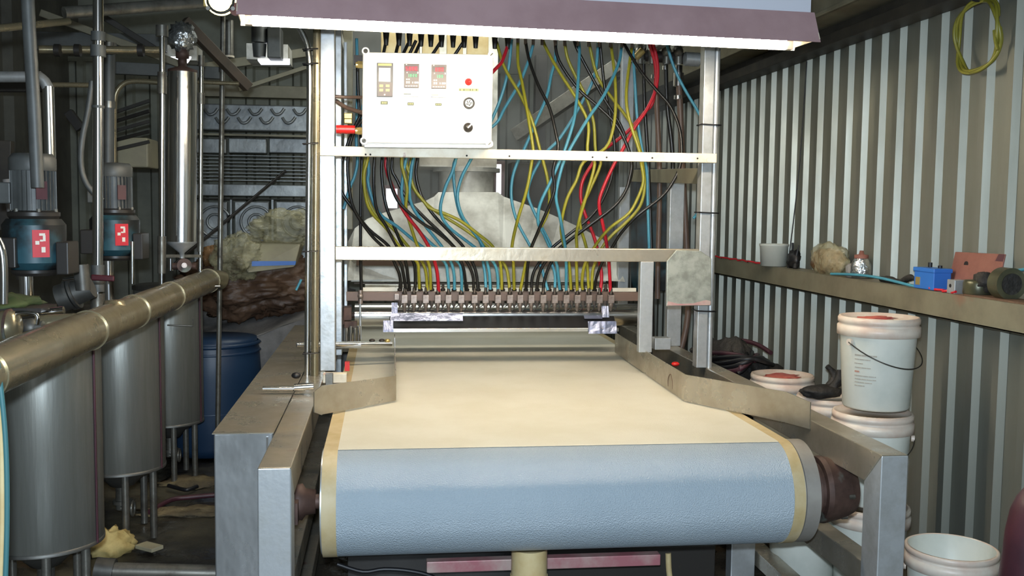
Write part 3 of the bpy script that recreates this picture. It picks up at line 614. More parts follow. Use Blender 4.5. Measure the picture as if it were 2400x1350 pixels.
# frame
RW = .082; ZT = .73
xl0, xl1 = -.332, -.332 + RW + .005
xr0, xr1 = 1.412, 1.412 + RW
YF = 2.665
def tubebar(name, mb, m='steel_dirty', **k): return fin(name, mb, m, cv, bevel=.003, **k)
tubebar('side_rail', MB().prism([(xl0, YF, ZT), (xl0, 5.9, ZT), (xl0, 5.9, ZT - .1), (xl0, YF + .1, ZT - .1)], (xl1 - xl0, 0, 0)))
tubebar('side_rail', MB().prism([(xr0, YF, ZT), (xr0, 5.9, ZT), (xr0, 5.9, ZT - .1), (xr0, YF + .1, ZT - .1)], (xr1 - xr0, 0, 0)))
for xa, xb in ((xl0, xl1), (xr0, xr1)):
    tubebar('front_post', MB().prism([(xa, YF, ZT - .0012), (xa, YF + .1, ZT - .1012), (xa, YF + .1, 0), (xa, YF, 0)], (xb - xa, 0, 0)), m='steel')
    tubebar('lower_rail', MB().box(xa + .008, xb - .008, YF + .1, 5.9, .30, .38))
    tubebar('lower_rail', MB().box(xa + .008, xb - .008, YF + .1, 5.9, .06, .12))
    tubebar('rear_post', MB().box(xa, xb, 5.82, 5.9, 0, .63), m='steel')
for y, z in ((4.4, .30), (5.6, .30)): tubebar('cross_member', MB().box(xl1, xr0, y, y + .06, z, z + .06))
tubebar('cross_member', MB().box(xl1, xr0, 5.85, 5.9, .58, .64))
# wide box cover along the left side
fin('side_cover', MB().box(-.512, -.336, 3.08, 5.9, .06, ZT), 'steel_wavy', cv, bevel=.004)
fin('side_cover_top', MB().box(-.516, -.334, 3.075, 5.9, ZT, ZT + .003), 'steel_dirty', cv)
fin('cover_seam', MB().box(-.356, -.350, 3.074, 3.08, .06, ZT - .01), 'steel_bright', cv)
# box section stands under the right side, seen beneath the drum
a = PY(1735, 1290, 3.6); tubebar('inner_leg', MB().box(a.x - .035, a.x + .06, 3.6, 3.66, 0, .36), m='steel')
a = PY(1850, 1290, 3.8); tubebar('inner_leg', MB().box(a.x - .04, a.x + .03, 3.8, 3.88, 0, .36))
# pink stained tray bar and pvc pipe below the drum
a, b = PY(1000, 1325, 3.3), PY(1548, 1325, 3.3)
tubebar('inner_bar', MB().box(a.x, b.x, 3.3, 3.34, .193, .232), m='pink')
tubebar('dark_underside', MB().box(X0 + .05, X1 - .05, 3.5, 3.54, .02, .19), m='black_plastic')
pp = thing('pvc_drain_pipe', PY(1240, 1370, 3.1), 'short cream plastic drain pipe standing under the drum', 'pipe')
a = PY(1240, 1330, 3.12); fin('pipe', MB().cyl((a.x, 3.12, .04), (a.x, 3.12, .335), .058, n=32), 'pvc', pp)
fin('collar', MB().cyl((a.x, 3.12, .04), (a.x, 3.12, .245), .061, n=32), 'pvc', pp); fin('tee', MB().tube([(a.x + .02, 3.12, .15), (a.x + .09, 3.12, .19), (a.x + .11, 3.12, .08)], .03, 16), 'pvc', pp)
fin('cable_under_drum', MB().tube([PY(x, y, 3.2) for x, y in [(790, 1322), (850, 1340), (900, 1334), (960, 1338), (1010, 1350), (1040, 1370)]], .007, 8), 'black', label='thin black cable sagging under the left of the drum', cat='cable')
fin('thin_conduit', MB().tube([PY(x, y, 3.5) for x, y in [(1566, 1296), (1568, 1340), (1575, 1380)]], .011, 10), 'pvc', label='thin cream conduit hanging under the right of the drum', cat='conduit')
# guide plates lying on the belt
gl = fin('guide_plate', MB().sheet([(.048, 4.9, ZB + .012), (.040, 3.70, ZB + .008), (-.215, 3.46, ZB + .008)], [.09, .092, .10], .004), 'steel_dirty', cv, label='left folded guide plate')
fin('guide_tab', MB().prism([(-.215, 3.46, ZB + .006), (-.24, 3.44, ZB + .02), (-.24, 3.44, ZB + .09), (-.215, 3.46, ZB + .108)], (.004, -.004, 0)), 'steel_dirty', gl)
gr = fin('guide_plate', MB().sheet([(1.150, 4.88, ZB + .010), (1.128, 3.63, ZB + .006), (1.360, 3.23, ZB + .006)], [.10, .10, .105], -.004), 'steel_dirty', cv, label='right folded guide plate')
fin('guide_tab', MB().prism([(1.360, 3.23, ZB + .006), (1.412, 3.15, ZB + .0), (1.412, 3.15, ZB + .09), (1.360, 3.23, ZB + .111)], (-.004, -.002, 0)), 'steel_dirty', gr)
fin('stain', MB().tube([(1.1285 + 0, 3.80, .72), (1.1275, 3.80, .75), (1.1282, 3.83, .775), (1.1275, 3.86, .75), (1.1290, 3.86, .72)], .0025, 6), 'sack', gr)
# adjusting rods and brackets on the left
r1 = thing('guide_rod', PY(760, 910, 3.75), 'short steel rod with knob crossing the left rail beside the guide plate', 'rod')
fin('rod', MB().cyl(PY(616, 911, 3.72), PY(715, 911, 3.72), .009, n=14).cyl(PY(690, 908, 3.72), PY(735, 905, 3.72), .013, n=14), 'steel_bright', r1)
fin('bar', MB().obox(PY(785, 885, 3.85), (.045, .02, .018)), 'cream', r1, bevel=.003)
fin('clamp', MB().obox(PY(772, 888, 3.80), (.014, .02, .02)), 'pipe', r1, bevel=.002)
fin('black_knob', MB().ball(PY(694, 880, 3.85), (.018, .018, .012)), 'black', r1)
r2 = thing('guide_rod', PY(850, 810, 4.6), 'long steel rod crossing above the belt behind the left post', 'rod')
fin('rod', MB().cyl(PY(695, 808, 4.45), PY(918, 806, 4.55), .011, n=14), 'steel_bright', r2)
fin('sleeve', MB().cyl(PY(783, 809, 4.5), PY(845, 808, 4.52), .016, n=14), 'steel', r2)
for x in (872, 895, 908): fin('wing_nut', MB().ball(PY(x, 798, 4.55), (.014, .012, .008), 10, 6), 'nozzle_dark' if x < 900 else 'brass', r2)
tn = thing('tensioner', PY(830, 800, 4.7), 'cluster of chrome screws and blocks behind the left post', 'tensioner')
for i, x in enumerate((812, 822, 832, 841)):
    fin('screw', MB().cyl(PY(x, 800, 4.75), PY(x, 768 - 4 * (i % 2), 4.75), .008, n=12), 'pipe_chrome', tn)
fin('block', MB().obox(PY(822, 760, 4.8), (.03, .02, .016)).obox(PY(815, 735, 4.8), (.018, .02, .03)), 'rust', tn, bevel=.002)
fin('red_cap', MB().obox(PY(814, 858, 4.3), (.010, .02, .018)), 'red', tn)
fin('red_plastic_ball', MB().ball(PY(1583, 853, 4.3), (.018, .018, .010)), 'red', label='small red knob on the right rail behind the guide', cat='knob')

# ================================================================== GANTRY
gn = thing('gantry_frame', (.6, 4.3, ZT), 'silver box section gantry standing over the belt with two cross rails', 'frame')
def gbar(name, mb, m='steel', **k): return fin(name, mb, m, gn, bevel=.003, **k)
gL, gR = PY(750, 500, 4.25).x, PY(1690, 500, 4.25).x
PT = 2.25
gbar('post', MB().box(-.268, -.205, 4.25, 4.31, ZT, PT)); gbar('post', MB().box(1.368, 1.415, 4.25, 4.31, ZT, PT))
fin('conduit', MB().cyl((1.430, 4.27, ZT), (1.430, 4.27, PT), .014, n=18), 'steel', gn, label='round conduit strapped to the right post')
gbar('upper_rail', MB().box(-.265, 1.415, 4.19, 4.215, 1.628, 1.668), m='cream')
gbar('upper_rail_bracket', MB().box(-.255, -.22, 4.215, 4.25, 1.63, 1.665)); gbar('upper_rail_bracket', MB().box(1.37, 1.41, 4.215, 4.25, 1.63, 1.665))
gbar('lower_rail', MB().box(-.205, 1.368, 4.25, 4.30, 1.198, 1.255), m='steel_dirty')
for px in (857, 868, 1094, 1194, 1389, 1422, 1529, 1635):
    c = PY(px, 362 + (px - 857) * .012, 4.188); fin('bolt_hole', MB().cyl(c, c + V3((0, .003, 0)), .004, n=10), 'hole', gn)
for px in (772, 1660):
    c = PY(px, 354 + (px - 772) * .024, 4.186); fin('bolt', MB().cyl(c, c + V3((0, .004, 0)), .008, n=14), 'cream', gn)
fin('pink_stain', MB().prism([PY(x, y, 4.2245) for x, y in [(1563, 716), (1566, 706), (1590, 712), (1625, 711), (1655, 703), (1666, 706), (1665, 715)]], (0, .0006, 0)), 'pink', gn)
gp = MB(); q = [PY(x, y, 4.225) for x, y in [(1585, 586), (1642, 588), (1668, 606), (1667, 716), (1562, 718), (1563, 612)]]
gp.prism(q, (0, .008, 0)); gbar('gusset_plate', gp, m='galv', label='mottled galvanised plate with pink lower edge')
gbar('drop_post', MB().box(PY(1500, 700, 4.25).x, PY(1531, 700, 4.25).x, 4.25, 4.29, .80, 1.2))
gbar('drop_block', MB().box(PY(1531, 800, 4.35).x, PY(1568, 800, 4.35).x, 4.32, 4.38, PY(1550, 818, 4.35).z, PY(1550, 790, 4.35).z))
# rear posts and side rails
def gpost(px0, px1, Y, z0, z1, m='steel', d=.05): gbar('rear_post', MB().box(PY(px0, 500, Y).x, PY(px1, 500, Y).x, Y, Y + d, z0, z1), m=m)
gpost(1570, 1603, 4.95, ZT, 1.60); gpost(1452, 1476, 5.9, ZT, 1.56); gpost(786, 801, 4.7, ZT, PT); gpost(806, 814, 5.2, ZT, PT, d=.03)
gpost(804, 826, 5.5, 1.3, PT + .2, 'beam'); gpost(1452, 1480, 5.6, 1.72, PT + .2, 'steel')
gbar('side_rail', MB().bar(V3((1.39, 4.3, 1.575)), PY(1482, 412, 5.9), .03, .07), m='beam')
gbar('top_beam', MB().box(-.268, 1.415, 4.25, 4.31, PT, PT + .05)); gbar('top_beam', MB().box(-.2, 1.4, 4.93, 4.98, PT + .05, PT + .1))
for xs in (-.24, 1.39): gbar('top_side_beam', MB().box(xs - .025, xs + .025, 4.31, 5.6, PT + .0, PT + .05))
# cable ties round the right post and left pipes
for py in (291, 498, 729):
    z = PY(1665, py, 4.24).z
    fin('cable_tie', MB().tube([(1.362, 4.244, z), (1.447, 4.244, z - .003), (1.447, 4.315, z - .003), (1.362, 4.315, z)], .0035, 6, 1, closed=True), 'black', gn)
tp = thing('tall_conduit_pair', (-.31, 4.2, ZT), 'pair of tall shiny conduits tied together left of the gantry post', 'conduit')
fin('conduit', MB().tube([V3((PY(x, y, 4.15).x, 4.15, PY(x, y, 4.15).z)) for x, y in [(700, 62), (716, 92), (724, 130), (726, 200), (724, 400), (722, 600), (720, 900)]], .0125, 18, 3), 'steel_bright', tp)
fin('conduit', MB().cyl(PY(743, 50, 4.14), (PY(737, 700, 4.14).x, 4.14, ZT), .0155, n=22), 'duct', tp)
for py in (118, 152, 338, 590, 828):
    c = PY(731, py, 4.14); fin('cable_tie', MB().tube([c + V3((-.035, -.02, 0)), c + V3((.025, -.022, .004)), c + V3((.03, .015, .004)), c + V3((-.035, .02, 0))], .003, 6, 1, closed=True), 'black', tp)
fin('blue_scrap', MB().cyl(PY(706, 655, 4.9), PY(694, 680, 4.9), .006), 'hose_b', label='short blue tube end beside the tall conduits', cat='hose')

# ================================================================== NOZZLE MANIFOLD
mf = thing('nozzle_manifold', (.6, 4.97, .9), 'brown manifold bar carrying a double row of small nozzles over the roller', 'manifold')
xa, xb = PY(812, 697, 4.99).x, PY(1497, 700, 4.99).x; zm = .985
fin('bar', MB().box(xa, xb, 4.975, 5.0, zm - .025, zm + .02), 'rust_plate' if False else 'hose_brown', mf, bevel=.002)
fin('cream_channel', MB().box(PY(848, 680, 5.06).x, PY(1490, 680, 5.06).x, 5.05, 5.07, 1.002, 1.02), 'cream', mf)
fin('thin_rod', MB().cyl(PY(830, 664, 5.1), PY(1410, 668, 5.1), .004, n=8), 'nozzle_dark', mf)
fin('end_clamp', MB().obox(PY(930, 695, 4.97), (.012, .015, .016)), 'nozzle', mf, bevel=.002)
def nozzle(x, y, z, s=1.0):
    b = MB().obox((x, y, z), (.0155 * s, .013, .021 * s)); n = fin('nozzle', b, 'nozzle', mf, bevel=.002)
    fin('fitting', MB().lathe((x, y, z), [(.011, .02), (.013, .03), (.007, .036), (.007, .05), (.005, .058), (.0001, .058)], 12).cyl((x, y, z + .02), (x, y, z + .032), .013, n=6, sm=False), 'nozzle_dark', n)
    fin('tip', MB().lathe((x, y, z), [(.012, -.02), (.012, -.036), (.009, -.04), (.008, -.052), (.003, -.064), (.0001, -.064)], 12), 'nozzle', n)
    fin('clip', MB().tube([(x + .012, y - .006, z - .022), (x + .024, y - .01, z - .034), (x + .020, y - .012, z - .052), (x + .008, y - .012, z - .058)], .0026, 6, 2), 'black', n)
    return n
NX = [948, 970, 998, 1026, 1051, 1081, 1112, 1138, 1167, 1195, 1219, 1245, 1273, 1300, 1327, 1353, 1380, 1405, 1432]
NB = [937, 958, 985, 1012, 1038, 1064, 1094, 1121, 1150, 1178, 1205, 1232, 1259, 1287, 1314, 1340, 1367, 1393, 1419]
proto = None
for row, xs, Y, zo in ((0, NX, 4.945, .0), (1, NB, 5.02, .008)):
    for px in xs:
        x = PY(px, 700, Y).x; z = zm - .012 + (.0 if row == 0 else .012)
        if proto is None: proto = nozzle(0, 0, 0); n = proto; OFF[proto.name] = V3((0, 0, 0)); 
        else: n = copy_tree(proto, mf)
        n.location = V3((x, Y, z))
lv = thing('upright_valve_rod', PY(846, 690, 4.85), 'thin upright rod with round chrome fitting left of the nozzle row', 'rod')
fin('rod', MB().cyl(PY(845, 795, 4.85), PY(844, 710, 4.85), .006, n=10), 'steel', lv); fin('fitting', MB().cyl(PY(845, 712, 4.85), PY(845, 680, 4.85), .012, n=14).ball(PY(845, 694, 4.83), .014), 'nozzle', lv)
ro = thing('feed_roller', (.56, 5.12, .80), 'long shiny steel roller behind the row of nozzles', 'roller')
za = (PY(830, 712, 5.12).z + PY(830, 765, 5.12).z) / 2
fin('roller', MB().cyl((PY(832, 735, 5.12).x, 5.12, za), (PY(1500, 735, 5.12).x, 5.12, za), .058, n=48), 'steel_bright', ro)
fin('axle', MB().cyl((-.2, 5.12, za), (1.4, 5.12, za), .016), 'rust', ro)
for x in (-.19, 1.36): fin('bearing', MB().obox((x, 5.12, za), (.018, .035, .045)), 'rust', ro, bevel=.003)
gd = thing('scraper_guard', (.58, 4.88, .84), 'long black guard with bright aluminium edge across the belt under the nozzles', 'guard')
a, b = PY(898, 775, 4.86), PY(1450, 780, 4.86)
fin('edge', MB().box(a.x, b.x, 4.855, 4.87, a.z - .008, a.z + .010), 'steel_bright', gd, bevel=.001)
fin('black_apron', MB().add([V3((a.x + .03, 4.86, a.z + .008)), V3((b.x - .01, 4.86, a.z + .008)), V3((b.x - .01, 4.93, a.z + .062)), V3((a.x + .03, 4.93, a.z + .062))], [(0, 1, 2, 3)]).add([V3((a.x + .03, 4.862, a.z + .0)), V3((b.x - .01, 4.862, a.z + .0)), V3((b.x - .01, 4.935, a.z + .055)), V3((a.x + .03, 4.935, a.z + .055))], [(3, 2, 1, 0)]), 'black', gd)
def tape(x0, y0_, x1, y1_, Y, lb):
    A = PY(x0, y0_, Y); B = PY(x1, y1_, Y)
    fin('tape', MB().grid(lambda u, v: V3((A.x + (B.x - A.x) * u, Y + .02 * v + .004 * noise.noise(V3((u * 9, v * 3, x0))), B.z + (A.z - B.z) * v)), 24, 4), 'silver_tape', gd, label=lb)
tape(915, 735, 1085, 752, 4.87, 'long strip of silver tape at the left end'); tape(1380, 754, 1446, 782, 4.845, 'silver tape wrapped on the right end'); tape(1370, 740, 1412, 747, 4.90, 'narrow silver tape piece'); tape(898, 752, 922, 778, 4.845, 'silver tape wrapped on the left end'); tape(918, 710, 932, 740, 4.93, 'upright silver tape strip'); tape(1412, 718, 1428, 744, 4.91, 'triangular silver tape piece')

# ================================================================== HOOD, BACK STUFF
hd = thing('extraction_hood', (.55, 6.6, .8), 'pale steamy extraction hood with wide round neck behind the hoses', 'hood')
Yh = 6.6
def hp(x, y): p = PY(x, y, Yh); return p.x, p.z
pr = [(816, 600), (822, 560), (836, 532), (862, 512), (900, 498), (950, 484), (992, 472), (1012, 462), (1022, 452), (1155, 452), (1168, 462), (1195, 472), (1240, 488), (1290, 510), (1340, 534), (1380, 556), (1398, 576), (1404, 600)]
F_ = [V3((hp(x, y)[0], Yh - .5 + .2 * math.sin(PI * i / 17), hp(x, y)[1])) for i, (x, y) in enumerate(pr)]
B_ = [V3((p.x, Yh + .5, p.z)) for p in F_]
mb = MB(); mb.strip(F_, B_); ctr = [V3((p.x, p.y - .25, hp(1000, 640)[1])) for p in F_]
mb.strip(ctr, F_); fin('canopy', mb, 'hood', hd)
for f in bpy.data.objects[hd.children[0].name].data.polygons if hd.children else []: f.use_smooth = False
nx, nz = hp(1090, 456); nr = (hp(1158, 456)[0] - hp(1020, 456)[0]) / 2
fin('neck', MB().cyl((nx, Yh - .1, nz - .05), (nx, Yh - .1, PY(1090, 395, Yh).z), nr * .92, n=40), 'hood', hd)
fin('collar', MB().cyl((nx, Yh - .1, PY(1090, 405, Yh).z), (nx, Yh - .1, PY(1090, 396, Yh).z), nr * 1.12, n=40), 'hood', hd)
fin('stack', MB().box(nx - nr * 1.6, nx + nr * .9, Yh - .3, Yh + .3, PY(1090, 396, Yh).z, PY(1090, 60, Yh).z), 'hood', hd)
pb = MB(); a = PY(822, 606, 6.0); b = PY(1420, 662, 6.0)
fin('front_panel', pb.box(a.x, b.x, 6.0, 6.02, b.z, a.z), 'hood', hd, bevel=.003)
a = PY(855, 664, 5.9); b = PY(1430, 684, 5.9); fin('lower_flange', MB().box(a.x, b.x, 5.88, 5.92, b.z, a.z), 'steel_dirty', hd, bevel=.002)
a = PY(835, 604, 5.95); b = PY(1420, 625, 5.95); fin('drip_edge', MB().box(a.x, b.x, 5.95, 5.99, b.z - .0, a.z), 'hose_brown', hd)
# pale cabinets seen above the control panel
for i, (x0, x1) in enumerate(((893, 940), (950, 982), (990, 1030), (1048, 1085), (1095, 1145))):
    a = PY(x0, 60, 5.6); b = PY(x1, 125, 5.6); fin('pale_duct_panel', MB().box(a.x, b.x, 5.6, 5.65, b.z - .1, a.z + .05), 'cream' if False else 'pvc', label=['first pale panel from the left above the control box', 'second pale panel from the left above the control box', 'middle pale panel above the control box', 'second pale panel from the right above the control box', 'rightmost pale panel above the control box'][i], cat='panel', group='pale panels above the control box', bevel=.004)
# diagonal duct, wall side things
obar('diagonal_cable_duct', 1208, 318, 6.2, 1452, 152, 5.9, .075, .08, 'pipe', 'grey cable duct slanting up behind the coloured hoses', 'duct')
obar('dark_upright', 1268, 130, 7.0, 1262, 400, 7.0, .10, .08, 'beam_dark', 'dark upright box post behind the hoses at centre', 'post')
obar('dark_upright', 1385, 250, 7.4, 1385, 560, 7.4, .12, .08, 'beam_dark', 'dark upright post behind the hoses nearer the wall', 'post')
obar('green_machine_panel', 1520, 395, 6.6, 1520, 680, 6.6, .18, .2, 'teal', 'dark green machine body behind the right rear post', 'machine')
fin('corner_heater', MB().box(PY(1198, 395, 6.9).x, PY(1330, 395, 6.9).x, 6.9, 7.1, PY(1200, 560, 6.9).z, PY(1200, 380, 6.9).z), 'beam_dark', label='dark cabinet behind the pale hood', cat='cabinet', bevel=.01)
# hanging thick lines by the right post
HB = [('hose_k', .010, 'black line hanging leftmost behind the right post', [(1508, 95), (1510, 230), (1520, 400), (1528, 640), (1530, 840)]),
      ('hose_brown', .014, 'brown line hanging second from left behind the right post', [(1535, 130), (1540, 260), (1546, 420), (1542, 620), (1541, 700)]),
      ('hose_k', .012, 'black line hanging between the two brown lines', [(1560, 110), (1563, 240), (1577, 380), (1572, 600), (1560, 850)]),
      ('hose_brown', .017, 'thick brown line hanging rightmost and curving to the floor', [(1590, 180), (1594, 250), (1600, 400), (1610, 600), (1612, 740), (1590, 840), (1570, 900)])]
for i, (m, r, lb, P) in enumerate(HB):
    Y = 5.15 + i * .06
    t = thing('hanging_line', PY(*P[-1], Y), lb, 'hose', 'thick lines hanging behind the right post')
    fin('hose', MB().tube([PY(x, y, Y) for x, y in P], r, 12, 4), m, t)
    c = PY(P[0][0], P[0][1], Y)
    fin('union', MB().cyl(c + V3((0, 0, .02)), c + V3((0, 0, -.05)), r * 1.7, n=14).cyl(c + V3((0, 0, .06)), c + V3((0, 0, .02)), r * 1.2, n=14), 'pipe_chrome', t)
    fin('hose_clamp', MB().cyl(c + V3((0, 0, -.10)), c + V3((0, 0, -.12)), r * 1.35, n=14), 'steel_bright', t)
vb_ = thing('valve_block', PY(1565, 130, 5.2), 'cluster of metal valves above the thick hanging lines', 'valve')
fin('body', MB().cyl(PY(1480, 128, 5.2), PY(1640, 140, 5.2), .03, n=22), 'nozzle_dark', vb_)
for x in (1500, 1528, 1562, 1590): fin('tap', MB().cyl(PY(x, 150, 5.15), PY(x, 105, 5.15), .02, n=16).ball(PY(x, 120, 5.12), .026), 'pipe', vb_)
fin('silver_cap', MB().cyl(PY(1605, 138, 5.1), PY(1638, 140, 5.1), .036, n=24), 'steel', vb_)
fin('brass_tap', MB().cyl(PY(1506, 118, 5.0), PY(1490, 135, 5.0), .018, n=14), 'brass', vb_)

# ================================================================== TOP BAR WITH CONNECTORS
tb = thing('top_connector_bar', PY(1200, 60, 4.85), 'dark bar with black and chrome hose connectors just under the lamp', 'bar')
zt = PY(1200, 66, 4.85).z
fin('bar', MB().box(PY(880, 60, 4.85).x, PY(1620, 60, 4.85).x, 4.84, 4.9, zt - .0, zt + .04), 'nozzle_dark', tb)
for i, px in enumerate([905, 935, 960, 987, 1010, 1035, 1062, 1088, 1115, 1160, 1190, 1214, 1232, 1250, 1271, 1302, 1324, 1355, 1380, 1405, 1431, 1458, 1482]):
    c = V3((PY(px, 75, 4.85).x, 4.85, zt))
    if px < 1200: fin('connector', MB().cyl(c, c + V3((0, 0, -.10)), .019, .010, n=12).obox(c + V3((.012, 0, -.018)), (.02, .012, .016)), 'black_plastic', tb)
    else: fin('connector', MB().cyl(c, c + V3((0, 0, -.045)), .011, n=10).cyl(c + V3((0, 0, -.045)), c + V3((0, 0, -.075)), .008, n=10), 'nozzle', tb)

zr = PY(1000, 140, 4.85).z
fin('rear_branch_bar', MB().box(PY(830, 140, 4.85).x, PY(1145, 140, 4.85).x, 4.84, 4.88, zr - .03, zr + .01), 'nozzle_dark', tb)
